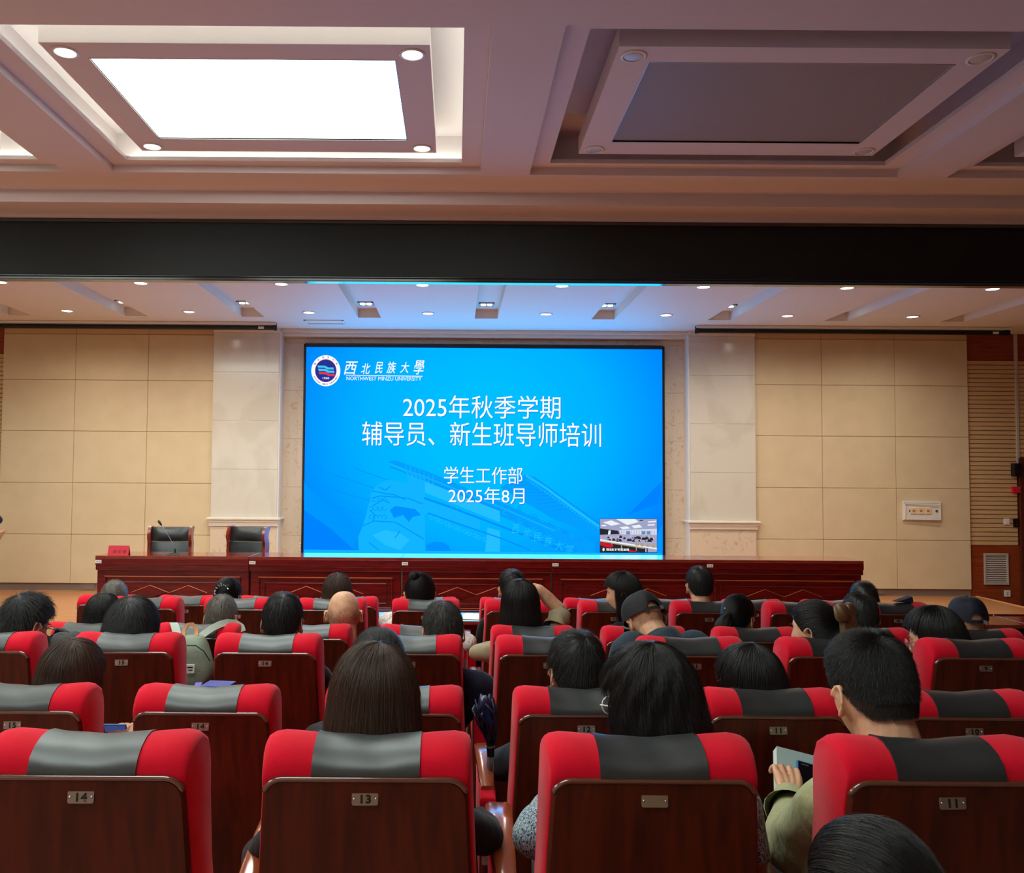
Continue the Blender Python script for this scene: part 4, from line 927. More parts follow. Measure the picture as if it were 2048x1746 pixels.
def hand_source(curl=.5, spread=.1, thumb=.5):
    """hand along +Y from the wrist, palm facing -Z; thumb on the +X side"""
    b = MB()
    cap(b, (0, -.03, 0), .026, (0, .01, 0), .028, 12)
    for x in (-.028, -.010, .009, .027): cap(b, (x*.55, .012, 0), .016, (x, .078, 0), .0125, 8)
    for x, L_, dx in ((-.031, .060, -.5), (-.011, .076, -.15), (.010, .080, .12), (.030, .072, .35)):
        p = Vector((x, .084, 0)); ang = .15
        segs = (.45, .32, .25); r = .0092
        for i, s_ in enumerate(segs):
            d = Vector((dx*spread, math.cos(ang), -math.sin(ang))).normalized(); q = p+d*L_*s_
            cap(b, p, r, q, r*.9, 8); p = q; r *= .9; ang += curl*(1.0 if i == 0 else .8)
    p = Vector((.022, .022, -.006)); a = .95
    for s_, r, k in ((.040, .0135, 0), (.030, .011, 1), (.024, .0095, 2)):
        d = Vector((math.sin(a), math.cos(a), -.25-thumb*.35*k)).normalized(); q = p+d*s_; cap(b, p, r, q, r*.9, 8); p = q; a -= .35
    return b
HANDS = {'relaxed': remesh(hand_source(.45), .0040, 2, .4), 'grip': remesh(hand_source(.85, .05, 1.0), .0038, 2, .4), 'open': remesh(hand_source(.18, .25, .2), .0040, 2, .4)}
def join_mesh(name, parts, mats):
    """parts: list of (co, quads, matindex array or int)"""
    V = np.concatenate([p[0] for p in parts]); offs = np.cumsum([0]+[len(p[0]) for p in parts])[:-1]
    Q = np.concatenate([p[1]+o for p, o in zip(parts, offs)])
    MI = np.concatenate([np.full(len(p[1]), p[2]) if np.isscalar(p[2]) else p[2] for p in parts])
    me = bpy.data.meshes.new(name)
    me.vertices.add(len(V)); me.vertices.foreach_set('co', V.astype(np.float32).ravel())
    me.loops.add(len(Q)*4); me.loops.foreach_set('vertex_index', Q.astype(np.int32).ravel())
    me.polygons.add(len(Q)); me.polygons.foreach_set('loop_start', np.arange(len(Q), dtype=np.int32)*4)
    for m in mats: me.materials.append(M[m])
    me.polygons.foreach_set('material_index', MI.astype(np.int32)); me.polygons.foreach_set('use_smooth', np.ones(len(Q), bool))
    me.update(calc_edges=True); me.validate(); return me
def segdist(P_, a, c):
    a = np.array(a); c = np.array(c); d = c-a; t_ = np.clip(((P_-a) @ d)/max(d @ d, 1e-9), 0, 1)[:, None]
    return np.linalg.norm(P_-(a+t_*d), axis=1)
def unit(v): return v/np.linalg.norm(v, axis=-1, keepdims=True)

# --- hair: a surface T(phi, s) traced from the crown over the skull, then strands along it
def hair_field(crown, kind, zend=-.25, vol=.010, nape=-.62, front=.42, side=-.10, nphi=96, ns=40, wave=0, seed=0, flare=0, jag=.015):
    r_ = np.random.default_rng(seed)
    c = unit(np.array(crown, float)); ref = np.array([0, 0, 1.]) if abs(c[2]) < .9 else np.array([0, 1., 0])
    e1 = unit(np.cross(c, ref)); e2 = np.cross(c, e1)
    phi = np.linspace(0, 2*PI, nphi, endpoint=False)
    D = np.cos(phi)[:, None]*e1+np.sin(phi)[:, None]*e2
    al = np.linspace(0, PI*.97, 200)
    U = np.cos(al)[None, :, None]*c+np.sin(al)[None, :, None]*D[:, None, :]      # unit dirs (nphi,200,3)
    x, y, z = U[..., 0], U[..., 1], U[..., 2]
    # hairline (unit space): minimum height allowed as a function of facing
    back = np.clip((-y-.15)/.5, 0, 1); frnt = np.clip((y-.15)/.55, 0, 1); sd = 1-back-frnt
    zmin = nape*back+side*sd+front*frnt
    long_ = kind == 'long'
    ok = z > zmin
    T = np.zeros((nphi, ns, 3)); Ln = np.zeros(nphi); endj = r_.normal(0, jag, nphi)
    a_ = A3+vol
    for i in range(nphi):
        bad = np.where(~ok[i])[0]; e_ = bad[0] if len(bad) else 199
        path = warp(U[i, :max(e_, 3)])*a_
        if long_:
            # hang once the surface turns vertical, unless this is the face side
            k = np.where((U[i, :, 2] < .02))[0]; k = k[0] if len(k) else e_
            last = U[i, min(k, 199)]
            if (last[1] < .42) and k <= e_+60:
                k = min(k, 199); path = warp(U[i, :k])*a_
                end = path[-1].copy(); n_ = max(4, int((end[2]-zend)/.006)); tt = np.linspace(0, 1, n_)[1:, None]
                out = unit(np.array([end[0], end[1], 0]));
                ze = zend+endj[i]
                prof = flare*np.sin(tt*PI*.75)
                down = end+out*prof+np.array([0, 0, 1.])*((ze-end[2])*tt)
                # draw in under the skull so the curtain follows the neck
                rad = 1-.16*np.clip(tt-.25, 0, 1)
                down[:, 0:1] *= rad; down[:, 1:2] = down[:, 1:2]*rad
                path = np.concatenate([path, down])
        seg = np.r_[0, np.cumsum(np.linalg.norm(np.diff(path, axis=0), axis=1))]
        Ln[i] = seg[-1]; s_ = np.linspace(0, seg[-1], ns)
        for k in range(3): T[i, :, k] = np.interp(s_, seg, path[:, k])
    return T, Ln
def hair_normals(T):
    n = T/A3**2*np.array([1, 1, 1.]); low = T[..., 2] < -.02
    n[..., 2] = np.where(low, n[..., 2]*.15, n[..., 2]); return unit(n)
def hair_mesh(b, T, shrink=.0035, jit=.0016, seed=0):
    r_ = np.random.default_rng(seed); n = hair_normals(T); nphi, ns, _ = T.shape
    k1 = r_.normal(0, 1, nphi); k1 = (k1+np.roll(k1, 1))/1.5
    Q = T-n*shrink+n*(k1[:, None]*np.linspace(0, 1, ns)[None, :]*jit)[..., None]
    rows = [[tuple(Q[i, j]) for j in range(ns)] for i in range(nphi)]
    b.grid(rows, closeu=True)
def hair_strands(T, Ln, N, length, lift=.004, base=.0, clump=.004, nseg=7, frizz=.0012, taper=None, rootp=.6, seed=0, swirl=.15, stick=0, wave=0):
    r_ = np.random.default_rng(seed); nphi, ns, _ = T.shape; nn = hair_normals(T)
    area = Ln/ Ln.sum(); ph = r_.choice(nphi, N, p=area)+r_.random(N)
    L0 = Ln[(ph.astype(int)) % nphi]; length = np.minimum(length*(.6+.6*r_.random(N)), L0)
    s0 = (r_.random(N)**rootp)*np.maximum(L0-length*.75, .002)
    u = np.linspace(0, 1, nseg)[None, :]
    s = (s0[:, None]+u*length[:, None])/L0[:, None]; s = np.clip(s, 0, 1.0)*(ns-1)
    pp = (ph[:, None]+swirl*u*(r_.normal(0, 1, N)[:, None])*3) % nphi
    i0 = pp.astype(int) % nphi; i1 = (i0+1) % nphi; f = (pp-np.floor(pp))[..., None]
    j0 = np.minimum(s.astype(int), ns-2); g = (s-j0)[..., None]
    samp = lambda X: ((X[i0, j0]*(1-f)+X[i1, j0]*f)*(1-g)+(X[i0, j0+1]*(1-f)+X[i1, j0+1]*f)*g)
    Pn = samp(T); Nn = samp(nn)
    off = base+r_.random(N)[:, None]*clump+lift*u**1.5*(.4+r_.random(N)[:, None])
    if stick: off += (r_.random(N)[:, None] < .12)*stick*u**1.2
    if wave: off += wave*np.sin(s0[:, None]*60+u*length[:, None]*70+(ph[:, None]*.9))*np.clip(u*1.5, 0, 1)
    Pn = Pn+Nn*off[..., None]+np.cumsum(r_.normal(0, frizz, (N, nseg, 3)), 1)*.7
    return Pn
def curves_obj(name, P_, r, m, parent, T=None):
    h = bpy.data.hair_curves.new(name); N, k, _ = P_.shape
    h.add_curves([k]*N); h.attributes['position'].data.foreach_set('vector', P_.astype(np.float32).ravel())
    ra = h.attributes.get('radius') or h.attributes.new('radius', 'FLOAT', 'POINT')
    rad = np.tile(np.linspace(1, .35, k), N)*r; ra.data.foreach_set('value', rad.astype(np.float32))
    h.materials.append(m if not isinstance(m, str) else M[m])
    o = bpy.data.objects.new(name, h); C.objects.link(o); o.parent = parent; o['kind'] = 'stuff'
    return o
def xf(co, MT):
    A = np.array(MT); return co @ A[:3, :3].T+A[:3, 3]

PEOPLE = {}
def person(key, label, row, Z, xc, ytop, seatx, fem=False, yaw=0, pitch=0, roll=0, top='c_black', hair='short', hm='hair_black', size=1.0, tilt=0,
           lw=None, rw=None, le=None, re=None, hl='relaxed', hr='relaxed', hlr=None, hrr=None, group=None, near=False, collar=None, shoulder=None, hairkw=None, strands=None, floor=None, stand=False, bare=(), wide=1.0, sleeve=1.0, shr=-.055, hw=1.0):
    hc = P(xc, ytop, Z); toph = .126*size
    # head centre lies below the visible top of the hair
    hc = Vector((hc.x, hc.y, hc.z-toph))
    fl = TIER[row] if floor is None else floor
    R = (Matrix.Rotation(math.radians(yaw), 4, 'Z') @ Matrix.Rotation(math.radians(-pitch), 4, 'X') @ Matrix.Rotation(math.radians(roll), 4, 'Y'))
    HM = Matrix.Translation(hc) @ R @ Matrix.Scale(size, 4) @ Matrix.Scale(hw, 4, Vector((1, 0, 0)))
    hip = Vector((seatx, ROWY[row]+.34, fl+.53)) if not stand else Vector((seatx, Z, fl+.92))
    root = thing('person', label, 'person', (hip.x, hip.y, fl), 0, group)
    inv = Matrix.Translation(-Vector((hip.x, hip.y, fl)))
    neck = HM @ Vector((0, -.042, -.165))
    if shoulder is None: shoulder = .175 if not fem else .152
    SHY = neck+Vector((0, .00, shr))
    segs = []   # (p0, r0, p1, r1, matkey)
    lean = (SHY-hip)
    ch = hip+lean*.66
    side = Vector((1, 0, 0)); yb_ = math.radians(yaw*.45); side = Vector((math.cos(yb_), math.sin(yb_), 0))
    w_ = (.92 if fem else 1.0)*wide
    for s in (-1, 1):
        segs.append((hip+side*s*.085, .118*w_, hip+side*s*.08+lean*.35, .108*w_, 0)); segs.append((hip+side*s*.08+lean*.35, .105*w_, ch+side*s*.085, .108*w_, 0))
        segs.append((ch+side*s*.085, .105*w_, SHY+side*s*(shoulder-.04), .070*w_, 0)); segs.append((neck+Vector((0, -.0, -.02)), .062, SHY+side*s*(shoulder-.01)+Vector((0, 0, -.005)), .060, 0))
    segs.append((ch, .12*w_, SHY, .09, 0)); segs.append((neck+Vector((0, 0, -.05)), .06, neck+Vector((0, .004, -.01)), .055, 0))
    hands = []
    for s, el, wr, hk, hrot in ((-1, le, lw, hl, hlr), (1, re, rw, hr, hrr)):
        sh = SHY+side*s*shoulder+Vector((0, 0, -.012))
        if el is None: el_ = sh+Vector((s*.05, .06, -.25))
        else: el_ = Vector(el)
        if wr is None: wr_ = el_+Vector((-s*.10, .20, .0)) if not stand else el_+Vector((-s*.08, -.2, .06))
        else: wr_ = Vector(wr)
        segs.append((sh, .056*w_, el_, .047*sleeve, 0)); segs.append((el_, .047*sleeve, wr_, .034*sleeve, 1 if ('l' if s < 0 else 'r') in bare else 0))
        hands.append((s, el_, wr_, hk, hrot))
    for s in (-1, 1):
        if stand:
            kn = hip+Vector((s*.10, .0, -.44)); an = Vector((kn.x, kn.y+.0, fl+.09))
            segs.append((hip+Vector((s*.09, 0, 0)), .10, kn, .065, 2)); segs.append((kn, .062, an, .045, 2)); segs.append((an+Vector((0, .03, -.045)), .042, an+Vector((0, -.13, -.05)), .036, 3))
        else:
            kn = hip+Vector((s*.12, .40, -.02)); an = Vector((kn.x, kn.y+.02, fl+.09))
            segs.append((hip+Vector((s*.09, .05, -.01)), .092, kn, .064, 2)); segs.append((kn, .060, an, .045, 2)); segs.append((an+Vector((0, -.03, -.045)), .042, an+Vector((0, .13, -.05)), .036, 3))
    b = MB()
    for (p0, r0, p1, r1, k) in segs: cap(b, p0, r0, p1, r1, 12)
    co, q = remesh(b, .013 if not near else .010, 5, .5)
    # cloth folds as real relief
    cen = co[q].mean(1)
    dist = np.stack([segdist(cen, s_[0], s_[2])-min(s_[1], s_[3]) for s_ in segs], 1); mi = np.array([s_[4] for s_ in segs])[dist.argmin(1)]
    if near or top in ('c_khaki', 'c_beige'):
        ang = co @ np.array([[31., 17, 9], [-14, 27, 38], [11, -23, 29]]).T
        fold = (np.sin(ang[:, 0])*np.sin(ang[:, 1]+1.3*np.sin(ang[:, 2])))*.0035
        cc = co-np.array(ch); co = co+unit(cc)*fold[:, None]
    parts = [(co, q, np.where(mi == 0, 1, np.where(mi == 1, 0, mi)))]
    hv, hq = HEADS[fem]; parts.append((xf(hv, HM), hq, 0))
    for s, el_, wr_, hk, hrot in hands:
        d = (wr_-el_).normalized(); hv2, hq2 = HANDS[hk]
        v = hv2.copy()
        if s > 0: v = v*np.array([-1, 1, 1]); hq2 = hq2[:, ::-1]
        if hrot is None:
            up = Vector((0, 0, 1)); x_ = d.cross(up).normalized(); z_ = x_.cross(d)
            Rm = Matrix((x_, d, z_)).transposed().to_4x4()
        else: Rm = Euler([math.radians(a) for a in hrot]).to_matrix().to_4x4()
        MT = Matrix.Translation(wr_+(Rm.to_3x3() @ Vector((0, .018, 0)))) @ Rm @ Matrix.Scale(.92 if fem else 1.0, 4); parts.append((xf(v, MT), hq2, 0))
    parts = [(xf(p[0], inv), p[1], p[2]) for p in parts]
    body = link('body', join_mesh('body', parts, ['skin', top, 'c_trouser', 'shoe']), root)
    HL = inv @ HM
    # eyes
    for s in (-1, 1):
        b = MB(); b.ell(HL @ Vector((s*.031, .0690, .006)), (.0105*size,)*3, 8); b.ell(HL @ Vector((s*.031, .0760, .005)), (.0048*size,)*3, 6, 1); obj('eye', b, ['eyew', 'digit'], root, smooth=True)
    b = MB(); b.tube([HL @ Vector((x*.001, .0965-.00013*x*x*.3, -.0625+abs(x)*.0001)) for x in (-22, -12, -4, 4, 12, 22)], [.001, .0042, .0048, .0048, .0042, .001], 8); obj('mouth', b, 'lip', root, smooth=True)
    b = MB()
    for s in (-1, 1): b.tube([HL @ Vector((s*x, .0925-.25*(x-.03)**2*20, .026+z)) for x, z in ((.015, .0), (.028, .004), (.044, .000))], [.0022, .003, .0012], 6)
    obj('eyebrows', b, hm, root, smooth=True)
    # collar
    if collar:
        b = MB(); rows = []
        for k in range(24):
            a = 2*PI*k/24; cx_, sy_ = math.cos(a), math.sin(a); f = .5-.5*sy_
            rr = .078 if not fem else .066
            rows.append([HL @ Vector((cx_*(rr+e_), -.045+sy_*(rr+e_)-.012*f, -.148+z+.014*f)) for e_, z in ((.016, -.035), (.010, .0), (.004, .022), (-.002, .022), (-.002, -.02))])
        b.grid(rows, closeu=True); obj('collar', b, collar, root, smooth=True)
    # hair
    kw = dict(hairkw or {}); seed = abs(hash(label)) % 1000 if False else sum(map(ord, label)) % 997
    ns_ = strands or (9000 if near else 4200 if row in (2, 3) else 2600); rad = .00034 if near else .00048
    info = dict(root=root, HL=HL, HM=HM, inv=inv, neck=neck, SHY=SHY, seed=seed, hm=hm, rad=rad, n=ns_)
    def put(T, Ln, shrink, **sk):
        b = MB(); hair_mesh(b, T, shrink, seed=seed); b.v = [tuple(HL @ Vector(v)) for v in b.v]
        o = obj('hair', b, hm, root, smooth=True)
        Pn = hair_strands(T, Ln, sk.pop('N', ns_), seed=seed, **sk); sh_ = Pn.shape; Pn = xf(Pn.reshape(-1, 3), HL).reshape(sh_)
        curves_obj('hair_strands', Pn, rad, hm, o); return o
    if hair == 'short':
        k2 = dict(crown=(.05, -.62, .72), vol=.009, nape=-.58, front=.45, side=-.02); k2.update({k: v for k, v in kw.items() if k in ('crown', 'vol', 'nape', 'front', 'side')})
        T, Ln = hair_field(kind='short', seed=seed, **k2)
        # thin out towards the nape
        nrm = hair_normals(T); low = np.clip((T[..., 2]/A3[2]+.05)/.75, 0, 1)
        T = T-nrm*((1-low)*(k2['vol']-.0015)*kw.get('fade', .8))[..., None]
        cut = kw.get('cut', 0)
        if cut:   # clippered sides: full hair stops higher, the rest is short stubble
            T2, Ln2 = T, Ln; keep = int(T.shape[1]*(1-cut)); T = T[:, :keep]; Ln = Ln*(1-cut)
            Pn = hair_strands(T2, Ln2, int(ns_*1.8), .010, .0022, .0002, .001, 4, seed=seed+5, frizz=.0006, rootp=.35); sh_ = Pn.shape
            curves_obj('hair_stubble', xf(Pn.reshape(-1, 3), HL).reshape(sh_), rad*.7, hm, root)
        put(T, Ln, .002, length=kw.get('length', .032), lift=kw.get('lift', .006), clump=.004, stick=kw.get('stick', 0), frizz=.001, rootp=.55)
    elif hair == 'bald':
        T, Ln = hair_field((0, -.5, .85), 'short', vol=.0005, nape=-.5, front=.5, side=-.05, seed=seed)
        # only a stubble fringe round the sides
        Pn = hair_strands(T, Ln, int(ns_*.9), .007, .0022, 0, .0005, 4, seed=seed, frizz=.0006)
        keep = (Pn[:, 0, 2]/A3[2] < .30+.12*np.sin(Pn[:, 0, 0]*60)); Pn = Pn[keep]; sh_ = Pn.shape
        o = curves_obj('hair_fringe', xf(Pn.reshape(-1, 3), HL).reshape(sh_), rad*.8, 'hair_salt', root)
    elif hair in ('long', 'bob'):
        k2 = dict(crown=(.0, -.25, .97), zend=-.26 if hair == 'long' else -.155, vol=.014, flare=.012, front=.50, side=-.1, nape=-.6, jag=.012); k2.update({k: v for k, v in kw.items() if k in k2})
        T, Ln = hair_field(kind='long', seed=seed, **k2)
        put(T, Ln, .004, length=kw.get('length', .22), lift=kw.get('lift', .005), clump=.006, nseg=10, frizz=kw.get('frizz', .0010), rootp=1.0, swirl=.25, wave=kw.get('wave', 0))
    elif hair in ('pony', 'bun', 'updo'):
        tie = kw.get('tie', (0, -.92, .30))
        T, Ln = hair_field(tie, 'short', vol=.010, nape=-.5, front=.46, side=-.02, seed=seed)
        put(T[:, ::-1], Ln, .002, length=.13, lift=.002, clump=.004, nseg=9, frizz=.0007, rootp=1.0, swirl=.2)
        tv = unit(np.array(tie, float))*A3*1.10
        info['tie'] = tv
        if hair == 'pony':
            Lp = kw.get('plen', .24); m_ = 11; base = tv; dirx = kw.get('pdir', (0, -.35, -1.0)); dv = unit(np.array(dirx, float))
            cl = [base+unit(np.array([tv[0], tv[1], .02]))*(.03*math.sin(min(1, k/(m_-1)*2.2)*PI/2))+dv*Lp*(k/(m_-1)) for k in range(m_)]
            rr = [.014, .026, .034, .036, .035, .033, .030, .026, .021, .014, .004]
            b = MB(); b.tube([HL @ Vector(c_) for c_ in cl], [r_*.9*size for r_ in rr], 14); o = obj('ponytail', b, hm, root, smooth=True)
            r_ = np.random.default_rng(seed+1); N = ns_//3; a = r_.random(N)*2*PI; k_ = r_.random(N)**.35
            cl = np.array(cl); rrn = np.array(rr); Pn = np.zeros((N, m_, 3))
            ex_ = unit(np.cross(dv, [0, 0, 1.]) if abs(dv[2]) < .95 else np.array([1., 0, 0])); ey_ = np.cross(dv, ex_)
            for j in range(m_): Pn[:, j] = cl[j]+(ex_*np.cos(a)[:, None]+ey_*np.sin(a)[:, None])*(rrn[j]*1.08*k_)[:, None]+r_.normal(0, .0016, (N, 3))
            curves_obj('hair_strands', xf(Pn.reshape(-1, 3), HL).reshape(Pn.shape), rad, hm, o)
            b = MB(); c0 = HL @ Vector(tuple(tv)); b.ell(c0, (.02*size, .02*size, .016*size), 8); obj('hair_tie', b, 'c_black', root, smooth=True)
        if hair == 'bun':
            r0 = kw.get('bun', .036); c0 = tv+unit(tv)*r0*.6
            b = MB(); b.ell(HL @ Vector(tuple(c0)), (r0*size*1.1, r0*size, r0*size), 14); o = obj('bun', b, hm, root, smooth=True)
            r_ = np.random.default_rng(seed+2); N = ns_//4; a0 = r_.random(N)*2*PI; th = r_.random(N)*PI; Pn = np.zeros((N, 8, 3))
            for j in range(8):
                a = a0+j*.28; Pn[:, j] = c0+np.stack([np.sin(th)*np.cos(a)*1.1, np.sin(th)*np.sin(a), np.cos(th)], 1)*(r0*1.03+r_.random(N)*.005)[:, None]
            curves_obj('hair_strands', xf(Pn.reshape(-1, 3), HL).reshape(Pn.shape), rad, hm, o)
    PEOPLE[key] = info
    return info
def glasses(info, m='black', lens='glass', r=.024):
    HL, root = info['HL'], info['root']; b = MB(); g = MB()
    for s in (-1, 1):
        pts = [HL @ Vector((s*.034+r*math.cos(a), .103, .004+r*.82*math.sin(a))) for a in np.linspace(0, 2*PI, 21)]; b.tube(pts, .0016, 6)
        b.tube([HL @ Vector(v) for v in ((s*.058, .102, .008), (s*.074, .09, .010), (s*.083, .04, .008), (s*.084, .0, .004), (s*.082, -.012, -.012))], .0018, 6)
        g.add([HL @ Vector((s*.034+r*math.cos(a), .103, .004+r*.82*math.sin(a))) for a in np.linspace(0, 2*PI, 20, endpoint=False)], [tuple(range(20))])
    b.tube([HL @ Vector((-.010, .104, .008)), HL @ Vector((0, .107, .011)), HL @ Vector((.010, .104, .008))], .0015, 6)
    gl = obj('glasses', b, m, root, smooth=True); obj('lens', g, lens, gl)
def cap_hat(info, m, brim_yaw=0, hole=True):
    """baseball cap; brim_yaw 0 = brim over the face, 180 = worn backwards"""
    HL, root = info['HL'], info['root']; Rz = Matrix.Rotation(math.radians(brim_yaw), 4, 'Z'); b = MB(); rows = []
    ax, ay, az = .095, .112, .122; n = 48
    bottom = lambda a: -.012+.010*math.cos(a) if False else (.006+.020*math.sin(a))
    for i in range(13):
        u = i/12; row = []
        for j in range(n):
            a = 2*PI*j/n; z0 = .010+.012*math.sin(a)
            if hole:   # strap opening opposite the brim (brim at +Y)
                da = abs(((a+PI/2) % (2*PI))-0); da = min(da, 2*PI-da)
                if da < .36: z0 += .040*math.sqrt(max(0, 1-(da/.36)**2))
            th = u*PI/2; zt = z0+(az-z0)*math.sin(th); rr_ = math.cos(th)**.62 if u < 1 else 0
            seam = 1-.010*(abs(math.sin(3*a))**8)
            row.append(Vector((ax*rr_*math.cos(a)*seam, ay*rr_*math.sin(a)*seam, zt)))
        rows.append(row)
    b.grid(rows, closev=True, cap1=True)
    # strap
    pts = [Vector((ax*1.005*math.cos(a), ay*1.005*math.sin(a), -.004)) for a in np.linspace(-PI/2-.5, -PI/2+.5, 9)]
    b.grid([[p+Vector((0, 0, -.006)) for p in pts], [p+Vector((0, 0, .010)) for p in pts]])
    b.ell((0, 0, az+.001), (.007, .007, .004), 6)
    b.v = [tuple(HL @ (Rz @ Vector(v))) for v in b.v]; cp = obj('cap', b, m, root, smooth=True, auto=1.2)
    b = MB(); rows = []
    for i in range(6):
        u = i/5; rows.append([Rz @ Vector((.078*math.sin(t_)*(1+.05*u), .055+ (.055+.075*u)*math.cos(t_)-.012*0, .012-.030*u*u-.012*(math.sin(t_)**2)*(.4+u))) for t_ in np.linspace(-1.25, 1.25, 15)])
    b.grid(rows); b.grid([[p-Vector((0, 0, .003)) for p in r_] for r_ in rows]); b.grid([rows[-1], [p-Vector((0, 0, .003)) for p in rows[-1]]])
    b.v = [tuple(HL @ Vector(v)) for v in b.v]; obj('brim', b, m, cp, smooth=True, auto=1.2)
    if hole:
        b = MB(); b.box(.03, .045, -.109, -.100, -.012, .006); b.v = [tuple(HL @ (Rz @ Vector(v))) for v in b.v]; obj('strap_buckle', b, 'silver', cp)
G = 'seated audience'
def sx(r, n): return SX[(r, n)]
# nearest row
person('w13', 'woman with long straight brown-black hair seen from behind in the nearest row', 1, 2.03, 749, 1299, sx(1, 13), True, pitch=14, hair='long', hm='hair_brown', near=True, top='c_black', size=1.04,
       hairkw=dict(crown=(.08, -.20, .97), vol=.020, zend=-.33, flare=.012, frizz=.0009), re=P(968, 1670, 2.06), rw=P(960, 1640, 2.35), le=P(520, 1715, 2.08), group=G)
i27 = person('w12', 'woman with black wavy bob and glasses in blue tweed, nearest row', 1, 2.03, 1305, 1297, sx(1, 0), True, yaw=34, pitch=12, hair='bob', near=True, top='c_tweed', size=1.02,
       hairkw=dict(crown=(-.05, -.25, .96), vol=.018, zend=-.21, flare=.006, frizz=.0014, front=.45, side=-.05, jag=.03, wave=.0028, length=.20, lift=.008), le=P(1075, 1668, 2.06), lw=P(1110, 1600, 2.36), sleeve=1.25, group=G)
glasses(i27, 'white')
i29 = person('m11', 'man with short black faded haircut in khaki shirt reading a book, nearest row', 1, 2.03, 1744, 1268, sx(1, 11), False, yaw=6, pitch=16, roll=-2, hair='short', near=True, top='c_khaki', size=1.06,
       hairkw=dict(crown=(.05, -.45, .85), vol=.012, nape=-.44, side=.0, fade=.92, length=.030, lift=.006, stick=.004, cut=.17), le=P(1590, 1690, 2.10), lw=P(1586, 1612, 2.36), re=P(1850, 1700, 2.1), rw=P(1720, 1590, 2.42), hl='grip', hlr=(30, 12, -6), sleeve=1.55, strands=15000, group=G)
# second row
i23 = person('w15', 'woman with brown-black shoulder hair in second row holding up a phone', 2, 2.92, 141, 1283, sx(2, 15)+.12, True, yaw=-14, pitch=14, hair='long', hm='hair_brown', top='c_black', size=1.06,
       hairkw=dict(crown=(.1, -.3, .95), vol=.014, zend=-.26, flare=.012), re=P(262, 1560, 2.96), rw=P(247, 1520, 3.06), hr='grip', hrr=(50, 0, 12), le=P(195, 1560, 2.96), lw=P(214, 1520, 3.06), hl='grip', hlr=(50, 0, -12), group=G)
i24 = person('w13b', 'dark haired person with pearl earring behind long haired woman, second row', 2, 2.92, 757, 1258, sx(2, 13), True, pitch=18, yaw=8, hair='updo', top='c_black', size=1.10, hairkw=dict(tie=(.1, -.9, -.12)), le=P(632, 1475, 2.95), group=G)
person('m12', 'man with thick short black hair in dark jacket, second row seat twelve', 2, 2.92, 1155, 1266, sx(2, 12), False, yaw=6, pitch=10, hair='short', top='c_slate', size=1.06, hairkw=dict(crown=(.15, -.5, .83), vol=.014, nape=-.55, side=-.05, length=.035, lift=.008, fade=.55), le=P(1004, 1530, 2.96), sleeve=1.2, group=G)
person('w11', 'woman with sleek black hair turned left, second row seat eleven', 2, 2.92, 1503, 1293, sx(2, 11), True, yaw=32, pitch=12, hair='bob', top='c_black', size=1.08, hairkw=dict(vol=.014, zend=-.2, flare=.010, front=.5, side=-.05), group=G)
# third row
i1 = person('m16', 'man with spiky black hair and glasses at left edge, third row', 3, 3.80, 49, 1188, sx(3, 16)+.10, False, yaw=-24, pitch=20, hair='short', top='c_navy', size=1.10, hairkw=dict(crown=(.0, -.55, .8), vol=.010, length=.05, lift=.014, stick=.010, nape=-.5, fade=.8), group=G)
glasses(i1, 'black')
person('m15', 'person with full black hair bowed low, third row seat fifteen', 3, 3.80, 261, 1199, sx(3, 15), False, pitch=34, hair='short', top='c_black', size=1.16, hairkw=dict(crown=(-.05, -.62, .78), vol=.020, nape=-.7, side=-.35, length=.06, lift=.008, fade=.3), group=G)
person('m14', 'man with neat short black hair, third row seat fourteen', 3, 3.80, 566, 1186, sx(3, 14), False, pitch=4, hair='short', top='c_black', size=1.0, hairkw=dict(crown=(.1, -.35, .93), vol=.009, nape=-.42, length=.03, fade=.5), group=G)
person('m13', 'man with short greying hair in navy jacket, third row seat thirteen', 3, 3.80, 886, 1203, sx(3, 13), False, pitch=12, yaw=8, hair='short', hm='hair_salt', top='c_navy', size=1.03, hairkw=dict(crown=(.0, -.35, .93), vol=.009, nape=-.45, length=.022, fade=.7), re=P(948, 1395, 3.86), sleeve=1.25, group=G)
i15 = person('m11c', 'man in black cap with bowed head and slate jacket, third row', 3, 3.92, 1290, 1183, sx(3, 11)-.12, False, yaw=16, pitch=38, roll=-6, hair='bald', top='c_slate', size=.98, collar='c_slate', hairkw=dict(crown=(.0, -.5, .85), vol=.004, nape=-.30, length=.006, lift=.001, fade=.9), le=P(1235, 1345, 3.95), wide=1.12, sleeve=1.2, shr=.0, strands=1200, group=G)
cap_hat(i15, 'capblack', 0)
i18 = person('w10', 'woman with dark updo and large brown satin bow, third row', 3, 3.80, 1630, 1202, sx(3, 10), True, yaw=42, pitch=6, hair='updo', hm='hair_black', top='c_black', size=1.0, hairkw=dict(tie=(.1, -.95, .25)), group=G)
i21 = person('w9', 'woman with long black hair and red glasses turned left, third row', 3, 3.84, 1872, 1217, sx(3, 9)-.1, True, yaw=48, pitch=14, hair='long', top='c_black', size=1.08, hairkw=dict(vol=.016, zend=-.25, flare=.01, front=.5, side=-.02), group=G)
glasses(i21, 'crimson')
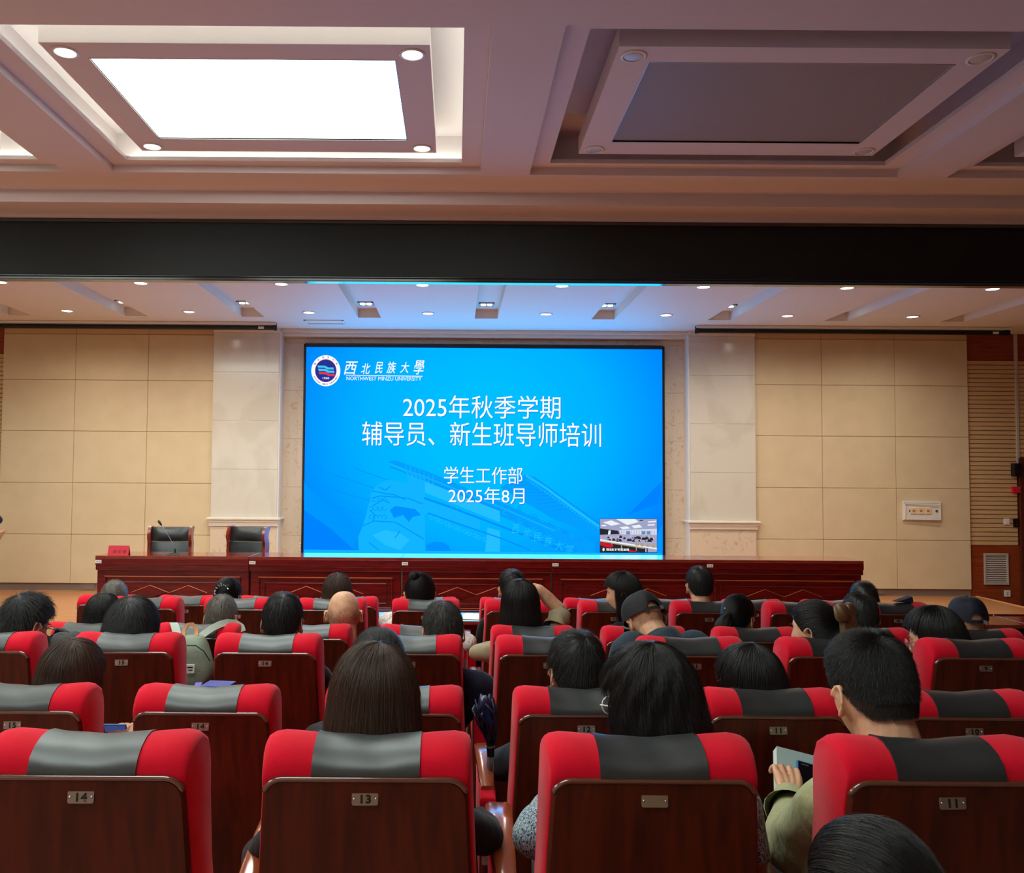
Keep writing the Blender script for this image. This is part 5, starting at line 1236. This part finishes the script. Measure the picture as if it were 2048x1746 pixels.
# fourth row
person('w16', 'woman with long black hair behind bowed person, fourth row far left', 4, 4.74, 206, 1189, sx(4, 16), True, pitch=8, hair='long', top='c_black', hairkw=dict(vol=.014, zend=-.25), group=G)
person('m15d', 'man with short grey hair beside grey-green backpack, fourth row', 4, 4.74, 443, 1190, sx(4, 15), False, pitch=6, hair='short', hm='hair_grey', top='c_grey', hairkw=dict(crown=(.1, -.3, .94), vol=.008, nape=-.52, length=.02, fade=.7), group=G)
i8 = person('m14d', 'bald man with glasses in navy jacket, fourth row', 4, 4.74, 688, 1179, sx(4, 14), False, pitch=2, yaw=4, hair='bald', top='c_navy', size=1.03, hw=1.13, group=G)
glasses(i8, 'black')
person('w12d', 'woman with long black hair raising her right arm to her head, fourth row', 4, 4.72, 1041, 1163, sx(4, 12), True, pitch=4, hair='long', top='c_beige', size=1.05, hairkw=dict(vol=.018, zend=-.30, flare=.016), re=P(1124, 1228, 4.80), rw=P(1078, 1178, 4.80), hr='relaxed', hrr=(10, 0, 62), bare=('r',), le=P(952, 1305, 4.75), sleeve=.95, group=G)
b = MB(); e_ = P(1128, 1226, 4.80); u_ = (P(1078, 1178, 4.80)-e_).normalized()
i17 = person('w10d', 'woman with black ponytail and pearl hair clip turned right, fourth row', 4, 4.74, 1475, 1190, sx(4, 10)-.05, True, yaw=-42, pitch=10, hair='pony', top='c_black', size=1.0, hairkw=dict(tie=(-.05, -.95, .12), plen=.20, pdir=(-.10, -.28, -1)), group=G)
person('m9d', 'man with short black hair behind brown bow, fourth row', 4, 4.74, 1721, 1185, sx(4, 9), False, pitch=10, yaw=-6, hair='short', top='c_black', size=1.02, hairkw=dict(crown=(.1, -.3, .94), vol=.011, nape=-.5, length=.032, lift=.008), group=G)
i22 = person('m8d', 'man in navy baseball cap at right side, fourth row', 4, 4.74, 1935, 1192, sx(4, 8), False, pitch=6, yaw=-8, hair='bald', top='c_grey', size=1.02, hairkw=dict(vol=.004, nape=-.5, length=.01, lift=.002), strands=1500, group=G)
cap_hat(i22, 'capnavy', 0)
# fifth row
person('m16e', 'man with thinning cropped grey hair at left end, fifth row', 5, 5.66, 229, 1159, sx(5, 16)-.05, False, pitch=8, hair='short', hm='hair_grey', top='c_black', size=1.03, hairkw=dict(crown=(.0, -.3, .95), vol=.0055, nape=-.5, length=.008, lift=.002, fade=.3), strands=2200, group=G)
i5 = person('w15e', 'woman with dark updo and sparkling silver hair ornament, fifth row', 5, 5.66, 456, 1156, sx(5, 15), True, yaw=-10, pitch=6, hair='updo', top='c_black', hairkw=dict(tie=(.0, -.85, .5)), group=G)
person('w14e', 'woman with straight brown hair before middle of desk, fifth row', 5, 5.66, 675, 1149, sx(5, 14), True, pitch=6, hair='long', hm='hair_brown', top='c_black', hairkw=dict(vol=.016, zend=-.25), group=G)
person('w13e', 'woman with tousled small bun in cream lace top, fifth row', 5, 5.66, 840, 1147, sx(5, 13), True, yaw=6, pitch=4, hair='bun', top='c_cream', size=1.04, hw=1.10, hairkw=dict(tie=(-.35, -.50, .80), bun=.024), le=P(774, 1242, 5.68), re=P(936, 1285, 5.5), sleeve=1.25, group=G)
person('m12e', 'person with short black hair hidden behind the raised arm, fifth row', 5, 5.66, 1024, 1140, sx(5, 12), False, yaw=6, pitch=8, hair='short', top='c_black', hairkw=dict(vol=.012, nape=-.5, length=.04), group=G)
i14 = person('w11e', 'woman in profile facing left with long dark hair and black coat, fifth row', 5, 5.45, 1247, 1146, sx(5, 11), True, yaw=74, pitch=8, hair='long', hm='hair_black', top='c_black', size=1.02, hairkw=dict(vol=.016, zend=-.34, flare=.01, front=.40, side=.12, jag=.02), group=G, collar='c_black', le=P(1215, 1262, 5.45), wide=1.0)
person('m10e', 'man with neat black hair in dark suit jacket, fifth row', 5, 5.66, 1399, 1134, sx(5, 10), False, pitch=3, hair='short', top='c_black', size=.98, shr=-.03, collar='c_black', hairkw=dict(crown=(.0, -.3, .95), vol=.011, nape=-.42, length=.035), group=G)
person('m8e', 'man with short thinning dark hair at right end, fifth row', 5, 5.66, 1728, 1161, sx(5, 8)-.08, False, pitch=8, hair='short', top='c_black', size=1.02, hairkw=dict(vol=.006, nape=-.5, length=.015, lift=.003), group=G)
# head low at the bottom right
i30 = person('w0', 'dark haired person with glasses low at the bottom right corner, nearest the camera', 0, 1.20, 1760, 1650, SX[(0, 1)], True, yaw=20, pitch=20, hair='pony', near=True, top='c_khaki', size=.92, hm='hair_black', hairkw=dict(tie=(.25, -.93, -.25), plen=.2), strands=9000, group=G)
glasses(i30, 'crimson')
# speaker behind the lectern, mostly out of the frame
hp = P(-80, 962, 10.9)
i31 = person('sp', 'person in dark navy jacket standing behind the lectern, only sleeve visible', 0, 10.95, -84, 925, hp.x, False, yaw=180, hair='short', top='c_navy', floor=ZS, stand=True, shoulder=.19, re=P(-4, 1040, 10.95), rw=P(-40, 1056, 10.72), le=P(-110, 1043, 10.95), lw=P(-90, 1056, 10.72), sleeve=1.2)
# ------------------------------------------------------------------ ornaments
def hl(i, v): return i['HL'] @ Vector(v)
b = MB(); r_ = random.Random(4)
for k in range(34):
    a = -2.5+k/33*5.0-1.57+PI; rr_ = .052
    p = Vector((math.cos(a+PI/2)*rr_+r_.uniform(-.008, .008), -.092+abs(math.cos(a))*.012*0-.004, .035+math.sin(a+PI/2)*rr_*.95+r_.uniform(-.008, .008)))
    p.y = -math.sqrt(max(.0004, (1-(p.x/.088)**2-(p.z/.130)**2)))*.108
    s_ = .0065; b.add([hl(i5, p+Vector((s_*math.cos(q_), -.004-.003*(q_ > 2), s_*math.sin(q_)))) for q_ in (k, k+1.8, k+3.4)]+[hl(i5, p)], [(0, 1, 2), (0, 1, 3), (1, 2, 3), (0, 2, 3)])
obj('hair_ornament', b, 'silver', i5['root'])
# satin bow: two loops, a knot and two tails
b = MB(); tv = Vector(i18['tie'])*1.02
nrm = Vector((tv.x, tv.y, 0)).normalized(); sd = Vector((-nrm.y, nrm.x, 0))
def pleat(c_, ax, ay, az, rot, n=5, amp=.16):
    rows = []; Rr = Matrix.Rotation(rot, 3, 'X')
    for i in range(1, 14):
        th = PI*i/14; row = []
        for j in range(40):
            ph = 2*PI*j/40; k = (1+amp*math.sin(n*ph+2.2*th))*math.sin(th)**.8
            v = Rr @ Vector((ax*k*math.cos(ph), ay*k*math.sin(ph), az*math.cos(th)))
            row.append(hl(i18, c_+sd*v.x+nrm*v.y+Vector((0, 0, v.z))))
        rows.append(row)
    b.grid(rows, closev=True, cap0=True, cap1=True)
pleat(tv+nrm*.030+sd*-.034+Vector((0, 0, .045)), .044, .026, .042, .2)
pleat(tv+nrm*.030+sd*.036+Vector((0, 0, .040)), .046, .026, .044, -.2)
pleat(tv+nrm*.038+sd*-.020+Vector((0, 0, -.030)), .032, .020, .075, .1, 4, .22)
pleat(tv+nrm*.040+sd*.026+Vector((0, 0, -.036)), .036, .020, .080, -.1, 4, .22)
b.ell(hl(i18, tv+nrm*.028+Vector((0, 0, .035))), (.016, .014, .022), 8); bw = obj('satin_bow', b, 'bow', i18['root'], smooth=True)
b = MB(); b.ell(hl(i18, tv+nrm*.052+sd*.004+Vector((0, 0, -.075))), (.007, .007, .007), 8); b.tube([hl(i18, tv+nrm*.045+Vector((0, 0, -.105))), hl(i18, tv+nrm*.045+sd*.02+Vector((0, 0, -.106)))], .003, 6); obj('bow_pin', b, mat('gold_pin', (190, 160, 90), .3, metal=.9), bw, smooth=True)
b = MB(); b.ell(hl(i17, (-.045, -.083, .02)), (.007, .007, .007), 8); b.ell(hl(i17, (-.03, -.10, .045)), (.004, .004, .004), 6); obj('pearl_clip', b, 'pearl', i17['root'], smooth=True)
b = MB(); b.tube([hl(i17, (.02, -.088, .062)), hl(i17, (.055, -.068, .04)), hl(i17, (.078, -.03, .015))], .0013, 6); obj('hair_pin', b, 'silver', i17['root'])
b = MB(); b.ell(hl(i24, (-.084, .0, -.05)), (.007, .007, .009), 8); obj('earring', b, 'pearl', i24['root'], smooth=True)
# khaki cuff, rolled sleeve of the raised arm
def cuff(root_info, a, c, r0, r1, m, nm='cuff'):
    inv = root_info['inv']; a = inv @ Vector(a); c = inv @ Vector(c); b = MB(); n = 20; q = (c-a).to_track_quat('Z', 'Y'); rows = []
    for k in range(7):
        u = k/6; rr_ = r0+(r1-r0)*u+.004*math.sin(k*2.1)
        rows.append([a+(c-a)*u+q @ Vector(((rr_+.004*math.sin(3*t_+k))*math.cos(t_), (rr_+.004*math.cos(2*t_+k))*math.sin(t_), 0)) for t_ in np.arange(n)*2*PI/n])
    rows.append([Vector(p)*.25+(c)*.75 for p in rows[-1]])
    b.grid(rows, closev=True); obj(nm, b, m, root_info['root'], smooth=True)
w12 = PEOPLE['w12d']; a_ = P(1140, 1252, 4.78); c_ = P(1112, 1232, 4.80)
cuff(w12, P(1110, 1255, 4.74), P(1122, 1226, 4.80), .062, .056, 'c_beige', 'rolled_sleeve')
cuff(i29, P(1578, 1625, 2.24), P(1585, 1604, 2.36), .058, .046, 'c_khaki')
cuff(i29, P(1585, 1610, 2.35), P(1586, 1597, 2.38), .040, .036, 'c_white', 'shirt_cuff')
# ------------------------------------------------------------------ held and hung things
def slab(b, w_, h_, d_, T, mi=0): b.box(-w_/2, w_/2, -h_/2, h_, 0, d_, mi, T) if False else b.box(0, w_, 0, h_, 0, d_, mi, T)
# book and phone in the hands of the khaki man: top-left corner visible at (1545,1497)
cA = P(1549, 1498, 2.56)
Tb = Matrix.Translation(cA) @ Matrix.Rotation(-.10, 4, 'Z') @ Matrix.Rotation(.22, 4, 'Y') @ Matrix.Rotation(math.radians(47), 4, 'X') @ Matrix.Translation((0, -.21, 0))
bk_ = bpy.data.objects.new('book', None); C.objects.link(bk_); bk_['label'] = 'grey-green paperback book held by the khaki shirt man'; bk_['category'] = 'book'; bk_.location = Tb.translation
Li = Matrix.Translation(-Tb.translation)
b = MB(); b.box(0, .15, 0, .21, -.012, .016, 0, Li @ Tb); obj('pages', b, 'paper', bk_, bevel=.0008)
b = MB(); b.box(.0, .151, -.001, .211, .016, .0172, 0, Li @ Tb); b.box(.0, .151, -.001, .211, -.0132, -.012, 0, Li @ Tb); cv = obj('cover', b, 'bookgrey', bk_)
b = MB()
for k in range(6): b.box(.028+.002*k, .050+.002*k, .148-.011*k, .151-.011*k, .0173, .0178, 0, Li @ Tb)
obj('cover_print', b, 'digit', cv)
Tp = Tb @ Matrix.Translation((.046, .02, .019)) @ Matrix.Rotation(-.04, 4, 'Z')
ph = bpy.data.objects.new('phone', None); C.objects.link(ph); ph['label'] = 'black phone in blue case lying on the held book'; ph['category'] = 'phone'; ph.location = Tp.translation; Li2 = Matrix.Translation(-Tp.translation)
b = MB(); b.box(0, .078, 0, .16, 0, .010, 0, Li2 @ Tp); obj('case', b, 'bluecase', ph, bevel=.003)
b = MB(); b.box(.004, .074, .004, .156, .0101, .0112, 0, Li2 @ Tp); sc = obj('display', b, 'phone', ph)
b = MB(); b.box(.012, .032, .148, .150, .0113, .0116, 0, Li2 @ Tp)
for k in range(4): b.box(.012, .066, .05+.012*k, .0512+.012*k, .0113, .0116, 0, Li2 @ Tp)
obj('display_text', b, 'grey', sc)
# phone held between the second row seats
c_ = P(231, 1455, 3.12); Tp = Matrix.Translation(c_) @ Matrix.Rotation(math.radians(35), 4, 'X')
ph = thing('phone', 'small phone in two hands between left seats of second row', 'phone', c_)
b = MB(); b.box(-.04, .04, -.004, .004, -.02, .015, 0, Matrix.Rotation(math.radians(30), 4, 'X')); obj('case', b, 'bluecase', ph, bevel=.003); b = MB(); b.box(-.037, .037, -.0052, -.0042, -.017, .012, 0, Matrix.Rotation(math.radians(30), 4, 'X')); obj('display', b, emat('phone_glow', (60, 70, 120), 1), ph)
# folded umbrella hanging between seats 12 and 13
u0 = P(965, 1398, 2.90); t = thing('umbrella', 'folded navy tartan umbrella hanging between seats of second row', 'umbrella', u0)
sc_u = 2.9/1750
b = MB(); rows = []; n = 40; r_ = np.random.default_rng(5); ph_ = r_.random(n)*2*PI
for k in range(12):
    u = k/11; z = .005-u*.15; c0 = Vector((.010+.016*u+.0*u, 0, z)); row = []
    for j in range(n):
        a = 2*PI*j/n; rr_ = (.031*math.sin(min(1, .35+u*1.6)*PI/2)*(1-u**3*.62))*(1+.16*math.sin(5*a+4*u+ph_[j]*.15)+.09*math.sin(11*a-9*u))
        row.append(c0+Vector((rr_*math.cos(a), rr_*math.sin(a)*.8, .012*math.sin(3*a+u*5))))
    rows.append(row)
b.grid(rows, closev=True, cap0=True, cap1=True); obj('canopy', b, 'umbrella', t, smooth=True)
b = MB()
for k in range(5):
    a = k*1.25; b.tube([Vector((.030*math.cos(a), -.015+.02*math.sin(a), .005-.012*(k % 3))), Vector((.036*math.cos(a+.4)+.006, -.026+.012*math.sin(a), -.03-.01*(k % 2))), Vector((.028*math.cos(a+.9)+.012, -.030, -.07)), Vector((.014*math.cos(a+1.3)+.018, -.024, -.115))], [.004, .010, .010, .004], 8, flat=.5)
obj('fabric_fold', b, 'umbrella', t, smooth=True)
b = MB(); b.cyl((.026, 0, -.14), (.028, 0, -.185), .014, .012, 14); obj('handle', b, 'black', t, smooth=True, auto=.8)
b = MB(); b.cyl((.026, 0, -.150), (.0265, 0, -.155), .0155, .0155, 14); obj('handle_ring', b, 'grey', t, smooth=True, auto=.8)
b = MB(); b.tube([Vector((.030+.007*math.sin(a), .0, -.225+.045*math.cos(a))) for a in np.linspace(0, 2*PI, 15)], .0013, 6); obj('wrist_strap', b, 'tan', t)
# grey-green backpack hung on the fourth row seat
X0 = sx(4, 15); Yb = ROWY[4]; zb = TIER[4]
t = thing('backpack', 'grey-green canvas backpack slung over fourth row seat back', 'backpack', (X0, Yb, zb))
def R4(px, py, dy): q = P(px, py, Yb+dy); return q-Vector((X0, Yb, zb))
b = MB(); rows = []
L0, R0 = R4(352, 1275, -.12), R4(408, 1275, -.12); 
prof_ = [(1272, 362, 402), (1276, 358, 407), (1290, 352, 411), (1310, 348, 418), (1330, 346, 424), (1348, 346, 426), (1362, 348, 420), (1370, 352, 410)]
for (py, xa, xb_) in prof_:
    a = R4(xa, py, -.10); c = R4(xb_, py, -.10); k = min(1, (py-1268)/22); dp = .07*k+.02
    m_ = (a+c)/2; hw_ = (c.x-a.x)/2; row = []
    for j in range(24):
        an = 2*PI*j/24; cs, sn = math.cos(an), math.sin(an); f = lambda v: math.copysign(abs(v)**.62, v)
        row.append(Vector((m_.x+hw_*f(cs), -.085+dp*f(sn)*(.9+.06*math.sin(py*.2+3*an)), m_.z)))
    rows.append(row)
b.grid(rows, closev=True, cap0=True, cap1=True); obj('bag_body', b, 'bagolive', t, smooth=True, auto=1.0)
def ribbon(pts, w_, th=.004, side=Vector((1, 0, 0))):
    b = MB(); rows = []
    for i, p in enumerate(pts):
        d = (Vector(pts[min(i+1, len(pts)-1)])-Vector(pts[max(i-1, 0)])).normalized(); s = d.cross(Vector((0, -1, .35))).normalized() if side is None else side
        n_ = d.cross(s).normalized(); p = Vector(p)
        rows.append([p-s*w_/2-n_*th, p+s*w_/2-n_*th, p+s*w_/2+n_*th, p-s*w_/2+n_*th])
    return b.grid(rows, closev=True, cap0=True, cap1=True)
obj('front_pocket_seam', MB().tube([R4(374, 1291, -.20), R4(392, 1291, -.205), R4(408, 1303, -.20), R4(420, 1322, -.19)], .003, 6), 'c_slate', t)
obj('shoulder_strap', ribbon([R4(356, 1276, -.10), R4(353, 1264, -.05), R4(349, 1250, .0), R4(347, 1246.5, .06), R4(347, 1247, .12)], .042), 'bagstrap', t, smooth=True, auto=.9)
obj('shoulder_strap', ribbon([R4(398, 1277, -.10), R4(408, 1268, -.05), R4(424, 1257, -.01), R4(440, 1249, .03), R4(455, 1245, .08), R4(470, 1246, .12), R4(482, 1254, .12), R4(485, 1264, .10)], .036, side=None), 'bagstrap', t, smooth=True, auto=.9)
obj('haul_loop', ribbon([R4(367, 1273, -.10), R4(368, 1260, -.07), R4(376, 1249, -.06), R4(385, 1248, -.06), R4(393, 1258, -.06), R4(393, 1273, -.10)], .018, side=None), 'tan', t, smooth=True, auto=.9)
q_ = R4(381, 1337, -.185); b = MB(); b.box(q_.x-.021, q_.x+.021, q_.y-.008, q_.y, q_.z-.021, q_.z+.021); lb = obj('brand_patch', b, 'white', t); b = MB(); b.box(q_.x-.014, q_.x+.014, q_.y-.0095, q_.y-.0085, q_.z+.004, q_.z+.010); b.box(q_.x-.010, q_.x+.012, q_.y-.0095, q_.y-.0085, q_.z-.008, q_.z-.004); obj('patch_print', b, 'digit', lb)
# black backpack on seat 16
X0 = sx(4, 16)
t = thing('backpack', 'black nylon backpack hanging on fourth row seat at left', 'backpack', (X0, Yb, zb))
b = MB(); rows = []
for (py, xa, xb_) in ((1266, 118, 146), (1270, 108, 154), (1280, 104, 160), (1295, 102, 164), (1320, 101, 166), (1345, 102, 166)):
    a = R4(xa, py, -.10); c = R4(xb_, py, -.10); k = min(1, (py-1260)/20); dp = .075*k+.01; m_ = (a+c)/2; hw_ = (c.x-a.x)/2
    rows.append([Vector((m_.x+hw_*math.copysign(abs(math.cos(2*PI*j/24))**.7, math.cos(2*PI*j/24)), -.085+dp*math.copysign(abs(math.sin(2*PI*j/24))**.7, math.sin(2*PI*j/24)), m_.z+.006*math.sin(j))) for j in range(24)])
b.grid(rows, closev=True, cap0=True, cap1=True); obj('bag_body', b, 'bagblack', t, smooth=True)
obj('shoulder_strap', MB().tube([R4(100, 1285, -.12), R4(100, 1268, -.10), R4(112, 1260, -.06), R4(128, 1262, -.05), R4(140, 1272, -.09)], [.014]*5, 8), 'bagblack', t, smooth=True)
# small loose things
q = P(436, 1362, 2.80); fold_ = MB(); zt2 = TIER[2]+1.006; fold_.box(-.040, .048, -.02, .06, 0, .006, 0, Matrix.Translation((q.x, ROWY[2]+.11, zt2-.003)) @ Matrix.Rotation(-.12, 4, 'Z')); fold_.box(-.062, -.04, -.015, .05, .0, .005, 1, Matrix.Translation((q.x, ROWY[2]+.11, zt2-.003)) @ Matrix.Rotation(.2, 4, 'Z'))
obj('folder', fold_, ['bluecover', mat('purple_cover', (90, 70, 170), .5)], None, bevel=.002, label='blue folder lying on headrest of second row seat 14', category='folder')
q = P(1806, 1211, ROWY[5]+.10); zt5 = TIER[5]+1.018
b = MB(); b.add([Vector((q.x-.06, ROWY[5]+.06, zt5)), Vector((q.x+.045, ROWY[5]+.06, zt5)), Vector((q.x+.045, ROWY[5]+.12, zt5)), Vector((q.x-.06, ROWY[5]+.12, zt5)), Vector((q.x+.04, ROWY[5]+.06, zt5+.035)), Vector((q.x+.04, ROWY[5]+.12, zt5+.035))], [(0, 1, 2, 3), (0, 1, 4), (3, 2, 5), (0, 3, 5, 4), (1, 2, 5, 4)])
obj('folded_phone_case', b, 'capnavy', None, label='small black folded case standing on right fifth row headrest', category='phone case')
